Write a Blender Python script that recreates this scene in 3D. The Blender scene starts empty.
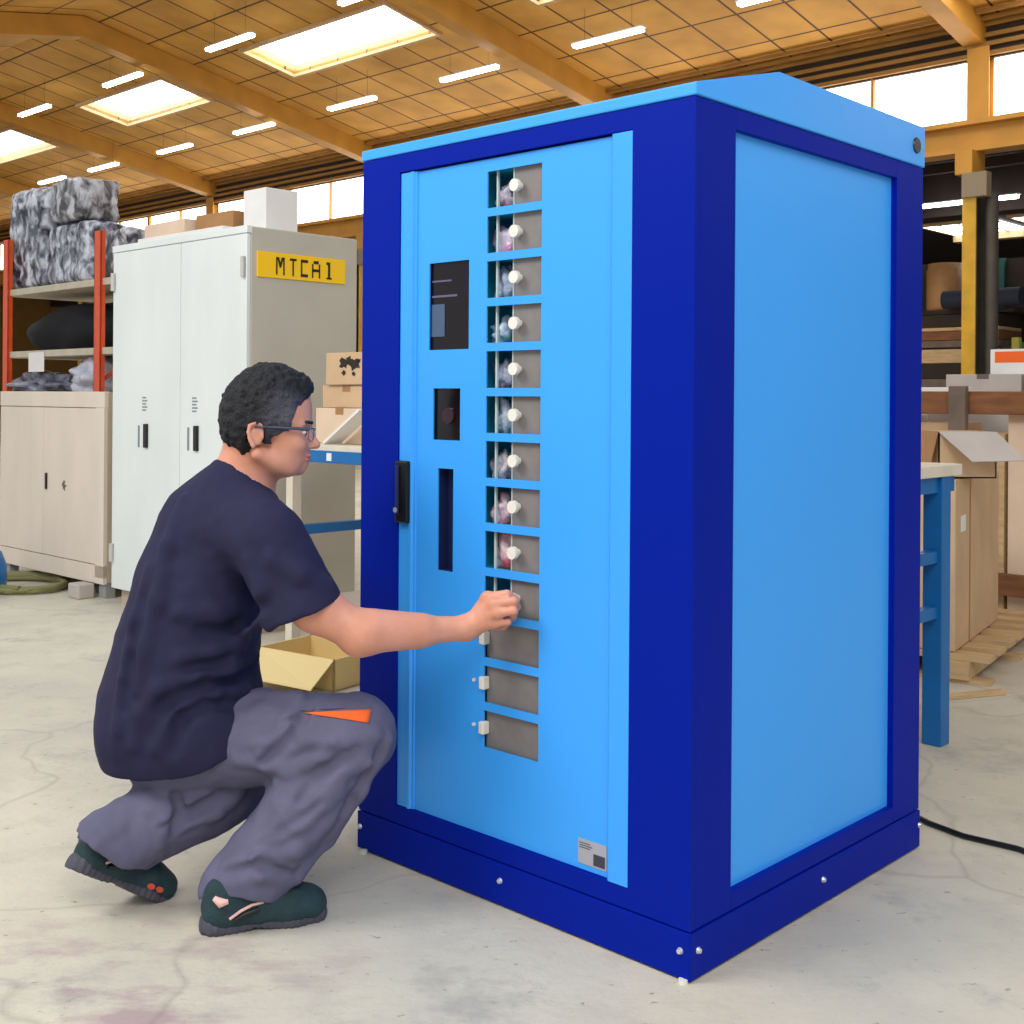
import bpy, math, random
import numpy as np
from mathutils import Vector, Matrix
from mathutils.bvhtree import BVHTree
random.seed(7); RNG = np.random.RandomState(5)
SC = bpy.context.scene; COL = SC.collection
# ------------------------------------------------------------------ camera
F_PX, ROLL, CY, CAM_H = 1209.7, 0.00702, 397.85, 1.1848
cam = bpy.data.objects.new('camera', bpy.data.cameras.new('camera')); COL.objects.link(cam)
cam.location = (0, 0, CAM_H); cam.rotation_euler = (math.pi/2, -ROLL, 0)
cam.data.sensor_width = 36; cam.data.lens = F_PX*36/1024; cam.data.shift_y = (CY-512)/1024
cam.data.clip_end = 200; SC.camera = cam
# ------------------------------------------------------------------ world, lights, exposure
wd = bpy.data.worlds.new('daylight'); SC.world = wd; wd.use_nodes = True
bg = wd.node_tree.nodes['Background']; bg.inputs[0].default_value = (0.90, 0.95, 1, 1); bg.inputs[1].default_value = 0.62
A_ROT = 0.75883
EU = Vector((-math.cos(A_ROT), math.sin(A_ROT), 0)); EV = Vector((math.sin(A_ROT), math.cos(A_ROT), 0))
ORG = Vector((.3682, 2.4506, 0))
def W(s, v, z=0): return ORG - EU*s + EV*v + Vector((0, 0, z))     # building axes: s along the machine's front, v away
def area(name, loc, target, sx, sy, power, col):
    l = bpy.data.lights.new(name, 'AREA'); l.shape = 'RECTANGLE'; l.size = sx; l.size_y = sy; l.energy = power; l.color = col
    o = bpy.data.objects.new(name, l); COL.objects.link(o); o.location = loc
    o.rotation_euler = (Vector(target)-Vector(loc)).to_track_quat('-Z', 'Y').to_euler(); return o
area('fill_light_near', (.6, -1.6, 5.0), (.1, 3, .6), 3.0, 3.0, 160, (1, .98, .95))  # added fill above and behind the camera for machine front and man, no skylight there
area('fill_light_left', (-4.6, 1.5, 5.2), (-1.0, 3.4, .6), 3.0, 2.0, 210, (1, .98, .96))  # added fill from behind left to shape the man, not an actual roof opening
area('hall_daylight_mid', W(-9, 6.5, 6.0), W(-9, 6.5, 0), 16, 2.0, 300, (1, .97, .92))
SC.view_settings.view_transform = 'Standard'; SC.view_settings.look = 'None'
SC.view_settings.gamma = 1; SC.view_settings.use_curve_mapping = False; SC.view_settings.exposure = 0.15

# ------------------------------------------------------------------ helpers
def lin(r, g, b):
    f = lambda c: (c/255/12.92 if c/255 <= .04045 else ((c/255+.055)/1.055)**2.4)
    return (f(r), f(g), f(b), 1)
def mat(name, col, rough=.5, metal=0, var=0, vscale=8, bump=0, bscale=60, emit=None, estr=0, alpha=1, trans=0, col2=None, spec=.5, coat=0, stretch=None, space='Object'):
    m = bpy.data.materials.new(name); m.use_nodes = True; nt = m.node_tree; b = nt.nodes['Principled BSDF']
    c = col if len(col) == 4 else lin(*col)
    b.inputs['Base Color'].default_value = c; b.inputs['Roughness'].default_value = rough; b.inputs['Metallic'].default_value = metal
    b.inputs['Specular IOR Level'].default_value = spec; b.inputs['Coat Weight'].default_value = coat
    b.inputs['Alpha'].default_value = alpha; b.inputs['Transmission Weight'].default_value = trans
    if emit: b.inputs['Emission Color'].default_value = lin(*emit); b.inputs['Emission Strength'].default_value = estr
    if var or col2 or bump:
        tc = nt.nodes.new('ShaderNodeTexCoord'); src = tc.outputs['Object']
        if stretch:
            mp = nt.nodes.new('ShaderNodeMapping'); mp.inputs['Scale'].default_value = stretch; nt.links.new(src, mp.inputs[0]); src = mp.outputs[0]
    if var or col2:
        n = nt.nodes.new('ShaderNodeTexNoise'); n.inputs['Scale'].default_value = vscale; n.inputs['Detail'].default_value = 5
        nt.links.new(src, n.inputs['Vector'])
        cr = nt.nodes.new('ShaderNodeValToRGB'); cr.color_ramp.elements[0].position = .35; cr.color_ramp.elements[1].position = .65
        c2 = lin(*col2) if col2 else tuple(min(1, x*(1+var)) for x in c[:3])+(1,)
        cr.color_ramp.elements[0].color = c if col2 else tuple(x*(1-var) for x in c[:3])+(1,); cr.color_ramp.elements[1].color = c2
        nt.links.new(n.outputs['Fac'], cr.inputs[0]); nt.links.new(cr.outputs[0], b.inputs['Base Color'])
    if bump:
        n2 = nt.nodes.new('ShaderNodeTexNoise'); n2.inputs['Scale'].default_value = bscale; n2.inputs['Detail'].default_value = 4
        nt.links.new(src, n2.inputs['Vector']); bp = nt.nodes.new('ShaderNodeBump'); bp.inputs['Strength'].default_value = bump; bp.inputs['Distance'].default_value = .01
        nt.links.new(n2.outputs['Fac'], bp.inputs['Height']); nt.links.new(bp.outputs[0], b.inputs['Normal'])
    return m
class MB:
    def __init__(s): s.v = []; s.f = []; s.sm = []
    def add(s, vs, fs, smooth=False):
        o = len(s.v); s.v += [tuple(x) for x in vs]; s.f += [tuple(i+o for i in f) for f in fs]; s.sm += [smooth]*len(fs); return s
    def box(s, x0, x1, y0, y1, z0, z1, M=None):
        vs = [(x, y, z) for x in (x0, x1) for y in (y0, y1) for z in (z0, z1)]
        if M is not None: vs = [M @ Vector(p) for p in vs]
        return s.add(vs, [(0,1,3,2),(4,6,7,5),(0,4,5,1),(2,3,7,6),(0,2,6,4),(1,5,7,3)])
    def tube(s, pts, r, n=10, cap=True):
        pts = [Vector(p) for p in pts]; rs = r if isinstance(r, (list, tuple)) else [r]*len(pts); vs = []; fs = []
        t0 = (pts[1]-pts[0]).normalized(); up = Vector((0,0,1)) if abs(t0.z) < .9 else Vector((1,0,0)); nx = t0.cross(up).normalized()
        for i, p in enumerate(pts):
            t = (pts[min(i+1, len(pts)-1)]-pts[max(i-1, 0)]).normalized(); nx = (nx - t*nx.dot(t)).normalized(); ny = t.cross(nx)
            for k in range(n):
                a = 2*math.pi*k/n; vs.append(p+(nx*math.cos(a)+ny*math.sin(a))*rs[i])
        for i in range(len(pts)-1):
            for k in range(n): fs.append((i*n+k, i*n+(k+1) % n, (i+1)*n+(k+1) % n, (i+1)*n+k))
        s.add(vs, fs, True)
        if cap: s.add([vs[k] for k in range(n)][::-1], [tuple(range(n))]); s.add(vs[-n:], [tuple(range(n))])
        return s
    def prism(s, poly, axis, a, b):     # poly in the two other axes, extruded along axis
        def P(u, w, t): return {'x': (t, u, w), 'y': (u, t, w), 'z': (u, w, t)}[axis]
        n = len(poly); vs = [P(u, w, a) for u, w in poly]+[P(u, w, b) for u, w in poly]
        return s.add(vs, [tuple(range(n))[::-1], tuple(range(n, 2*n))]+[(i, (i+1) % n, n+(i+1) % n, n+i) for i in range(n)])
    def grid_panel(s, xs, zs, holes, y0, y1):   # plate in x-z with rectangular holes, thickness y0..y1
        for i in range(len(xs)-1):
            for j in range(len(zs)-1):
                cx = (xs[i]+xs[i+1])/2; cz = (zs[j]+zs[j+1])/2
                inh = lambda X, Z: any(h[0] < X < h[1] and h[2] < Z < h[3] for h in holes)
                if inh(cx, cz): continue
                X0, X1, Z0, Z1 = xs[i], xs[i+1], zs[j], zs[j+1]
                s.add([(X0,y0,Z0),(X1,y0,Z0),(X1,y0,Z1),(X0,y0,Z1)], [(0,1,2,3)]); s.add([(X0,y1,Z0),(X0,y1,Z1),(X1,y1,Z1),(X1,y1,Z0)], [(0,1,2,3)])
                nb = [(i-1, j), (i+1, j), (i, j-1), (i, j+1)]
                for q, (a, b) in enumerate(nb):
                    out = a < 0 or b < 0 or a >= len(xs)-1 or b >= len(zs)-1
                    if not out: out = inh((xs[a]+xs[a+1])/2, (zs[b]+zs[b+1])/2)
                    if out:
                        e = [((X0,Z0),(X0,Z1)), ((X1,Z1),(X1,Z0)), ((X1,Z0),(X0,Z0)), ((X0,Z1),(X1,Z1))][q]
                        (a0, a1), (b0, b1) = e; s.add([(a0,y0,a1),(b0,y0,b1),(b0,y1,b1),(a0,y1,a1)], [(0,1,2,3)])
        return s
    def build(s, name, m, parent=None, bevel=0, label=None, loc=None, rot=None):
        me = bpy.data.meshes.new(name); me.from_pydata(s.v, [], s.f); me.update()
        me.polygons.foreach_set('use_smooth', s.sm)
        o = bpy.data.objects.new(name, me); COL.objects.link(o)
        for x in (m if isinstance(m, list) else [m]): me.materials.append(x)
        if parent: o.parent = parent
        if label: o['label'] = label
        if loc is not None: o.location = loc
        if rot is not None: o.rotation_euler = (0, 0, rot)
        if bevel:
            b = o.modifiers.new('b', 'BEVEL'); b.width = bevel; b.segments = 2; b.limit_method = 'ANGLE'; b.angle_limit = .6
        return o
def tag(o, label, cat, group=None, kind=None):
    o['label'] = label; o['category'] = cat
    if group: o['group'] = group
    if kind: o['kind'] = kind
    return o
def thing(name, label, cat, loc, rot=-A_ROT, group=None):
    o = bpy.data.objects.new(name, None); COL.objects.link(o); o.empty_display_size = .1
    o.location = loc; o.rotation_euler = (0, 0, rot); return tag(o, label, cat, group)
def struct(name, mb, m, parent=None, bevel=0, loc=None, rot=None):
    o = mb.build(name, m, parent, bevel, loc=loc, rot=rot); o['kind'] = 'structure'; return o
def copy_tree(o, parent=None):
    c = o.copy(); COL.objects.link(c); c.parent = parent
    for ch in [x for x in o.children]: copy_tree(ch, c)
    return c
LOC0 = ORG; RZ = -A_ROT      # objects built in building axes use this location and rotation

# ------------------------------------------------------------------ materials
M = {}
M['lightblue'] = mat('light_blue_paint', (60, 165, 255), .34, bump=.06, bscale=300, spec=.4)
M['darkblue'] = mat('dark_blue_paint', (0, 30, 152), .45, bump=.05, bscale=300, spec=.07)
M['teal'] = mat('teal_interior', (40, 165, 195), .5)
M['plate'] = mat('grey_plate', (128, 122, 120), .55, var=.06, vscale=30)
M['white_plastic'] = mat('white_plastic', (235, 230, 218), .35)
M['cream_rod'] = mat('pale_strip', (190, 205, 205), .4)
M['screw'] = mat('zinc', (215, 220, 225), .3, metal=.6)
M['black'] = mat('black_plastic', (14, 15, 18), .35)
M['screen'] = mat('dark_glass', (22, 14, 20), .04, spec=.35)
M['reader'] = mat('reader_black', (12, 8, 10), .12)
M['slot'] = mat('slot_blue', (10, 30, 80), .6)
M['label_silver'] = mat('silver_label', (176, 176, 184), .4, metal=.2)
M['label_dark'] = mat('label_dark', (60, 58, 72), .5)
M['concrete_stub'] = mat('stub', (150, 150, 150), .8)
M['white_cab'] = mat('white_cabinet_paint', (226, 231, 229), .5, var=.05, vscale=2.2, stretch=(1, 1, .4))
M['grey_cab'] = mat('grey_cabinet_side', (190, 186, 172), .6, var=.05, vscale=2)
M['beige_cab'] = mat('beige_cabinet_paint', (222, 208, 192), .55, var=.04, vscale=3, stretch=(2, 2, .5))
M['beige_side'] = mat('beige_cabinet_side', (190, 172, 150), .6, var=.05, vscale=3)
M['orange'] = mat('orange_rack_paint', (222, 84, 38), .45, var=.08, vscale=12)
M['shelf'] = mat('grey_beige_shelf', (196, 186, 164), .6, var=.08)
M['cardboard'] = mat('cardboard', (205, 172, 134), .8, var=.06, vscale=5, bump=.1, bscale=120)
M['cardboard2'] = mat('pale_cardboard', (222, 196, 170), .8, var=.06, vscale=5)
M['cardboard_dark'] = mat('tape_brown', (168, 122, 74), .5, var=.06)
M['carton_grey'] = mat('grey_carton', (186, 176, 168), .8, var=.06, vscale=6)
M['white_card'] = mat('white_card', (235, 232, 228), .7, var=.03)
M['yellow'] = mat('yellow_sign', (255, 205, 0), .4)
M['ink'] = mat('dark_ink', (35, 26, 12), .6)
M['bench_blue'] = mat('bench_blue_paint', (8, 104, 172), .45, var=.06, vscale=10)
M['bench_top'] = mat('bench_top', (222, 212, 192), .6, var=.06, vscale=10)
M['wood'] = mat('pale_wood', (200, 168, 124), .8, var=.12, vscale=6, stretch=(1, 6, 6))
M['wood_brown'] = mat('brown_wood', (128, 82, 48), .8, var=.2, vscale=6, stretch=(1, 5, 5))
M['wood_grey'] = mat('weathered_wood', (112, 96, 84), .85, var=.15, vscale=8)
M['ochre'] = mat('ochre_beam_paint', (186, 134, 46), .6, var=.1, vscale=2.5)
M['ochre_dark'] = mat('dark_ochre_paint', (150, 108, 42), .65, var=.12, vscale=3)  # darker ochre for the eave rails and left wall
M['column_yellow'] = mat('yellow_column_paint', (196, 152, 30), .5, var=.12, vscale=4)
M['brown_dark'] = mat('dark_brown', (48, 34, 24), .8, var=.2, vscale=3)
M['steel_dark'] = mat('dark_steel', (70, 66, 58), .6, var=.15, vscale=5)
M['green'] = mat('green_frame', (30, 88, 74), .6)
M['tube'] = mat('fluorescent_tube', (255, 255, 255), .4, emit=(240, 246, 255), estr=13)
M['head_grey'] = mat('head_grey', (132, 118, 96), .7); M['fixture'] = mat('lamp_fixture', (190, 190, 185), .5)
M['wire'] = mat('wire', (30, 26, 22), .6)
M['skylight'] = mat('skylight_panel', (255, 255, 255), .5, emit=(246, 250, 255), estr=5.0)
M['window'] = mat('lit_window_panel', (255, 255, 250), .5, emit=(255, 250, 236), estr=4.2)
_nt = M['window'].node_tree; _b = _nt.nodes['Principled BSDF']; _tc = _nt.nodes.new('ShaderNodeTexCoord'); _mp = _nt.nodes.new('ShaderNodeMapping'); _mp.inputs['Scale'].default_value = (7, 1, .7)
_n = _nt.nodes.new('ShaderNodeTexNoise'); _n.inputs['Scale'].default_value = 1.2; _r = _nt.nodes.new('ShaderNodeValToRGB'); _r.color_ramp.elements[0].position = .30; _r.color_ramp.elements[0].color = (.46, .34, .2, 1); _r.color_ramp.elements[1].position = .5; _r.color_ramp.elements[1].color = (1, .98, .93, 1)
_nt.links.new(_tc.outputs['Object'], _mp.inputs[0]); _nt.links.new(_mp.outputs[0], _n.inputs['Vector']); _nt.links.new(_n.outputs['Fac'], _r.inputs[0]); _nt.links.new(_r.outputs[0], _b.inputs['Emission Color'])
M['skin'] = mat('skin', (214, 146, 118), .5, col2=(222, 158, 134), vscale=14, bump=.12, bscale=120, spec=.4)
M['hair'] = mat('dark_hair', (26, 24, 30), .55, col2=(52, 50, 60), vscale=60, bump=.5, bscale=160)
M['hair_grey'] = mat('grey_hair', (120, 116, 128), .6, col2=(70, 66, 76), vscale=70, bump=.5, bscale=160)
M['shirt'] = mat('navy_jersey', (38, 37, 66), .85, var=.08, vscale=9, bump=.12, bscale=220, spec=.25)
M['trousers'] = mat('grey_violet_workwear', (98, 96, 120), .85, var=.08, vscale=12, bump=.15, bscale=300, spec=.25)
M['stripe_orange'] = mat('orange_cloth', (250, 106, 36), .8)
M['shoe'] = mat('dark_teal_suede', (30, 56, 62), .8, var=.2, vscale=20, bump=.3, bscale=120)
M['sole'] = mat('grey_rubber', (72, 72, 84), .75, var=.15, vscale=30, bump=.4, bscale=80)
M['pink'] = mat('pale_pink', (238, 190, 182), .6)
M['coral'] = mat('coral_rubber', (226, 92, 76), .6)
M['glasses'] = mat('glasses_frame', (60, 74, 92), .3)
M['lens'] = mat('lens', (235, 240, 245), .05, alpha=.12)
M['lips'] = mat('lips', (200, 126, 108), .5)
M['eye_white'] = mat('eye_white', (235, 230, 225), .2)
M['eye_dark'] = mat('eye_dark', (40, 26, 18), .15)

# floor: pale worn concrete with stains
def floor_mat():
    m = bpy.data.materials.new('worn_concrete'); m.use_nodes = True; nt = m.node_tree; N = nt.nodes.new; L = nt.links.new
    b = nt.nodes['Principled BSDF']; tc = N('ShaderNodeTexCoord')
    def noise(sc, det=6, rough=.6, off=(0,0,0), st=(1,1,1)):
        mp = N('ShaderNodeMapping'); mp.inputs['Location'].default_value = off; mp.inputs['Scale'].default_value = st; L(tc.outputs['Object'], mp.inputs[0])
        n = N('ShaderNodeTexNoise'); n.inputs['Scale'].default_value = sc; n.inputs['Detail'].default_value = det; n.inputs['Roughness'].default_value = rough; L(mp.outputs[0], n.inputs['Vector']); return n.outputs['Fac']
    def ramp(src, a, b_, ca, cb):
        r = N('ShaderNodeValToRGB'); r.color_ramp.elements[0].position = a; r.color_ramp.elements[1].position = b_; r.color_ramp.elements[0].color = ca; r.color_ramp.elements[1].color = cb; L(src, r.inputs[0]); return r.outputs[0]
    def mix(f, a, b_):
        x = N('ShaderNodeMix'); x.data_type = 'RGBA'; L(f, x.inputs[0])
        if isinstance(a, tuple): x.inputs[6].default_value = a
        else: L(a, x.inputs[6])
        if isinstance(b_, tuple): x.inputs[7].default_value = b_
        else: L(b_, x.inputs[7])
        return x.outputs[2]
    z, o = (0,0,0,1), (1,1,1,1)
    c = ramp(noise(1.1), .35, .68, lin(188, 182, 170), lin(214, 206, 184))
    c = mix(ramp(noise(5, 8, .7, (3,1,0)), .5, .72, z, (.5,.5,.5,1)), c, lin(170, 166, 158))
    c = mix(ramp(noise(2.3, 8, .75, (9,4,0)), .55, .68, z, (.55,.55,.55,1)), c, lin(150, 148, 146))
    c = mix(ramp(noise(26, 5, .7, (1,7,0), (1,1.6,1)), .63, .69, z, (.7,.7,.7,1)), c, lin(104, 100, 98))
    c = mix(ramp(noise(9, 7, .8, (4,2,0)), .64, .70, z, (.6,.6,.6,1)), c, lin(118, 112, 108))
    g = N('ShaderNodeVectorMath'); g.operation = 'DISTANCE'; g.inputs[1].default_value = (-.85, 2.25, 0); L(tc.outputs['Object'], g.inputs[0])
    reg = ramp(g.outputs['Value'], .2, .75, o, z)
    st = ramp(noise(3.4, 6, .6, (2,8,0), (1,2,1)), .5, .62, z, (.6,.6,.6,1))
    mm = N('ShaderNodeMix'); mm.data_type = 'RGBA'; mm.blend_type = 'MULTIPLY'; mm.inputs[0].default_value = 1; L(reg, mm.inputs[6]); L(st, mm.inputs[7])
    c = mix(mm.outputs[2], c, lin(156, 120, 134))
    vo = N('ShaderNodeTexVoronoi'); vo.feature = 'DISTANCE_TO_EDGE'; vo.inputs['Scale'].default_value = .55
    nz = N('ShaderNodeTexNoise'); nz.inputs['Scale'].default_value = 2.5; L(tc.outputs['Object'], nz.inputs['Vector'])
    ad = N('ShaderNodeVectorMath'); ad.operation = 'MULTIPLY_ADD'; ad.inputs[1].default_value = (.35,.35,.35); L(nz.outputs['Color'], ad.inputs[0]); L(tc.outputs['Object'], ad.inputs[2]); L(ad.outputs[0], vo.inputs['Vector'])
    c = mix(ramp(vo.outputs['Distance'], 0, .006, (.3,.3,.3,1), z), c, lin(130, 124, 116))
    L(c, b.inputs['Base Color']); b.inputs['Roughness'].default_value = .62; b.inputs['Specular IOR Level'].default_value = .3
    bp = N('ShaderNodeBump'); bp.inputs['Strength'].default_value = .25; bp.inputs['Distance'].default_value = .01; L(noise(40, 6), bp.inputs['Height']); L(bp.outputs[0], b.inputs['Normal'])
    return m
def roof_mat():
    m = bpy.data.materials.new('ochre_roof_boards'); m.use_nodes = True; nt = m.node_tree; N = nt.nodes.new; L = nt.links.new
    b = nt.nodes['Principled BSDF']; tc = N('ShaderNodeTexCoord')
    br = N('ShaderNodeTexBrick'); br.offset = 0; br.inputs['Scale'].default_value = 1; br.inputs['Brick Width'].default_value = .72; br.inputs['Row Height'].default_value = .86
    br.inputs['Mortar Size'].default_value = .02; br.inputs['Mortar Smooth'].default_value = .3
    br.inputs['Color1'].default_value = lin(226, 172, 82); br.inputs['Color2'].default_value = lin(212, 158, 70); br.inputs['Mortar'].default_value = lin(84, 56, 24)
    mp_ = N('ShaderNodeMapping'); mp_.inputs['Location'].default_value = (.19, -.27, 0); L(tc.outputs['Object'], mp_.inputs[0]); L(mp_.outputs[0], br.inputs['Vector'])
    n = N('ShaderNodeTexNoise'); n.inputs['Scale'].default_value = 1.3; n.inputs['Detail'].default_value = 5; L(tc.outputs['Object'], n.inputs['Vector'])
    r = N('ShaderNodeValToRGB'); r.color_ramp.elements[0].position = .3; r.color_ramp.elements[0].color = (.72,.7,.66,1); r.color_ramp.elements[1].position = .7; r.color_ramp.elements[1].color = (1.05,1.05,1.05,1); L(n.outputs['Fac'], r.inputs[0])
    mm = N('ShaderNodeMix'); mm.data_type = 'RGBA'; mm.blend_type = 'MULTIPLY'; mm.inputs[0].default_value = 1; L(br.outputs['Color'], mm.inputs[6]); L(r.outputs[0], mm.inputs[7])
    L(mm.outputs[2], b.inputs['Base Color']); b.inputs['Roughness'].default_value = .7; return m
M['floor'] = floor_mat(); M['roof'] = roof_mat()

# ------------------------------------------------------------------ floor, roof, walls
fl = MB(); fl.box(-30, 34, -6, 40, -.2, 0); struct('floor', fl, M['floor'])
PITCH = .19; ZE = 5.95; VE, VR = 13.0, 7.0; ZR = ZE+(VE-VR)*PITCH
S0, S1 = -36, 7
SKY = [(-26.3, -23.4), (-20.45, -17.5), (-15.0, -11.55), (-9.55, -6.1), (-3.8, -.8)]
ang = math.atan(PITCH); far_len = (VE+.3-VR)/math.cos(ang)
def slope_loc(v): return (v-VR)/math.cos(ang)
# far slope: local x = s, local y = down the slope from the ridge
xs = sorted([S0, S1]+[x for p in SKY for x in p]); ys = [0, slope_loc(9.0), slope_loc(10.0), far_len]
holes = [(a, b, ys[1], ys[2]) for a, b in SKY]
mb = MB()
for i in range(len(xs)-1):
    for j in range(3):
        if any(h[0] < (xs[i]+xs[i+1])/2 < h[1] and j == 1 for h in holes): continue
        mb.box(xs[i], xs[i+1], ys[j], ys[j+1], 0, .06)
ceil = struct('ceiling', mb, M['roof'], loc=W(0, VR, ZR)); ceil.rotation_euler = (Matrix.Rotation(-A_ROT, 3, 'Z') @ Matrix.Rotation(-ang, 3, 'X')).to_euler()
mb = MB(); mb.box(S0, S1, -slope_loc(VR+3.2), 0, 0, .06)
c2 = struct('ceiling_near', mb, M['roof'], loc=W(0, VR, ZR)); c2.rotation_euler = (Matrix.Rotation(-A_ROT, 3, 'Z') @ Matrix.Rotation(ang, 3, 'X')).to_euler()
RFROT = ceil.rotation_euler.copy()
for k, (a, b) in enumerate(SKY):
    w = struct('window_%d' % (k+1), MB().box(a, b, ys[1], ys[2], .16, .18), M['skylight'], loc=W(0, VR, ZR)); w.rotation_euler = RFROT
    f = MB(); t = .06
    f.box(a-t, b+t, ys[1]-t, ys[1], -.05, .2); f.box(a-t, b+t, ys[2], ys[2]+t, -.05, .2); f.box(a-t, a, ys[1], ys[2], -.05, .2); f.box(b, b+t, ys[1], ys[2], -.05, .2)
    struct('window_frame', f, M['wood'], w)
def roof_z(v): return ZE+(VE-v)*PITCH if v >= VR else ZR-(VR-v)*PITCH
# sloping beams
for k, s in enumerate([-33.3, -27.7, -22.1, -16.5, -10.65, -4.84, .9]):
    mb = MB(); D = .34; hw = .13
    mb.prism([(VE+.1, roof_z(VE)-D), (VR, ZR-D), (4.2, roof_z(4.2)-D), (4.2, roof_z(4.2)-.01), (VR, ZR-.01), (VE+.1, roof_z(VE)-.01)], 'x', s-hw, s+hw)
    struct('trim_%d' % (k+1), mb, M['ochre'], loc=LOC0, rot=RZ, bevel=.01)
# eave purlins
mb = MB()
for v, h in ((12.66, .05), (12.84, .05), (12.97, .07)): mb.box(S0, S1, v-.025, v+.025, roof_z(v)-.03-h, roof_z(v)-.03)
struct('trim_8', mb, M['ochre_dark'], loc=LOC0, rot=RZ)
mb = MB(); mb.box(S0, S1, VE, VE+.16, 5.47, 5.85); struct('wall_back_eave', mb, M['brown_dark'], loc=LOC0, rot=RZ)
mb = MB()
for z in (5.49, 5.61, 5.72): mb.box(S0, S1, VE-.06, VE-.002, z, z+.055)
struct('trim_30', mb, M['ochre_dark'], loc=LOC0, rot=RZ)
# sill beam: I section
mb = MB(); mb.box(S0, S1, VE-.16, VE+.16, 4.64, 4.70); mb.box(S0, S1, VE-.16, VE+.16, 4.30, 4.36); mb.box(S0, S1, VE-.03, VE+.03, 4.36, 4.64)
struct('trim_9', mb, M['ochre'], loc=LOC0, rot=RZ)
cols = [-33.3, -27.7, -22.1, -16.5, -10.65, -4.77, .9, 6.6]
wn = 6
for a, b in zip(cols[:-1], cols[1:]):
    w = struct('window_%d' % wn, MB().box(a+.14, b-.14, VE+.06, VE+.08, 4.70, 5.5), M['window'], loc=LOC0, rot=RZ); wn += 1
    f = MB(); nmu = 4
    for i in range(1, nmu): x = a+(b-a)*i/nmu; f.box(x-(.05 if i == 2 else .018), x+(.05 if i == 2 else .018), VE, VE+.06, 4.70, 5.5)
    struct('window_frame', f, M['ochre'], w)
for k, s in enumerate(cols):
    mb = MB(); mb.box(s-.14, s+.14, VE-.1, VE-.07, 4.7, 5.6); mb.box(s-.03, s+.03, VE-.07, VE+.1, 4.7, 5.6); mb.box(s-.14, s+.14, VE+.1, VE+.13, 4.7, 5.6)
    mb.box(s-.2, s+.02, VE-.3, VE+.1, 4.0, 4.3)
    struct('trim_%d' % (10+k), mb, M['ochre'], loc=LOC0, rot=RZ, bevel=.006)
for k, s in enumerate(cols):
    c = thing('steel_column', 'tall yellow steel column under the sill beam with a grey box at its head' if abs(s+4.77) < .1 else 'yellow steel column further along the window wall, hidden behind nearer things', 'column', W(s, VE-.3, 0))
    mb = MB(); mb.box(-.10, .07, 0, .03, 0, 4.0); mb.build('flange', M['column_yellow'], c); MB().box(-.10, .07, .3, .33, 0, 4.0).build('rear_flange', M['steel_dark'], c)
    MB().box(-.03, 0, .03, .3, 0, 4.0).build('web', M['steel_dark'], c)
    MB().tube([(.19, .2, 0), (.19, .2, 3.75)], .08, 12).build('drain_pipe', M['steel_dark'], c)
    MB().box(-.09, .22, -.05, .1, 3.70, 4.0).build('head_box', M['head_grey'], c)
    if not -6 < s < 0: c['group'] = 'columns of the window wall'
# low annex behind
mb = MB(); mb.box(S0, 12, VE+.16, 15.9, 4.72, 4.8); mb.box(S0, 12, 15.9, 16, 4.0, 4.8); mb.box(S0, 12, 16, 27, 4.0, 4.1)
for v in (14.2, 15.0): mb.box(S0, 12, v, v+.12, 4.5, 4.72)
struct('ceiling_annex', mb, M['brown_dark'], loc=LOC0, rot=RZ)
struct('wall_back', MB().box(S0, 12, 27, 27.2, 0, 4.8), M['brown_dark'], loc=LOC0, rot=RZ)
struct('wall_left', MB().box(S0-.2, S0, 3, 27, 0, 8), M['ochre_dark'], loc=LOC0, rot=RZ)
for k, (a, b, v0, v1) in enumerate([(-7.2, -6.0, 16.5, 17.8), (-5.75, -4.4, 16.4, 17.7)]):
    w = struct('window_%d' % (20+k), MB().box(a, b, v0, v1, 3.965, 3.985), M['skylight'], loc=LOC0, rot=RZ)
    f = MB(); f.box(a, b, v0-.06, v0, 3.95, 4.0); f.box(a, b, v1, v1+.25, 3.85, 4.0)
    x = a
    while x < b: f.box(x, x+.03, v0, v1, 3.955, 3.965); x += .3
    struct('window_frame', f, M['wood'], w)

# ------------------------------------------------------------------ fluorescent lamps
def lamp(s, v, z, label, wires=True):
    t = thing('fluorescent_lamp', label, 'ceiling light', W(s, v, z), group='fluorescent tubes under the roof')
    MB().box(-.6, .6, -.05, .05, .025, .045).build('fixture', M['fixture'], t)
    for y in (-.03, .03): MB().tube([(-.57, y, .0), (.57, y, .0)], .026, 8).build('tube', M['tube'], t)
    top = roof_z(v)-z if v < 13 else 4.7-z
    for x in (-.4, .4): MB().tube([(x, 0, .04), (x, 0, top)], .002, 5).build('hanging_wire', M['wire'], t)
    return t
for i, (s, txt) in enumerate([(-20.2, 'lit fluorescent lamp in the upper row, first from the left edge'), (-17.0, 'lit fluorescent lamp in the upper row, left of the small skylight'),
        (-13.87, 'lit fluorescent lamp in the upper row, just left of the large skylight'), (-10.7, 'lit fluorescent lamp in the upper row, cut by the top edge of the photo')]):
    lamp(s, 8.0, 6.38, txt)
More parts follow.
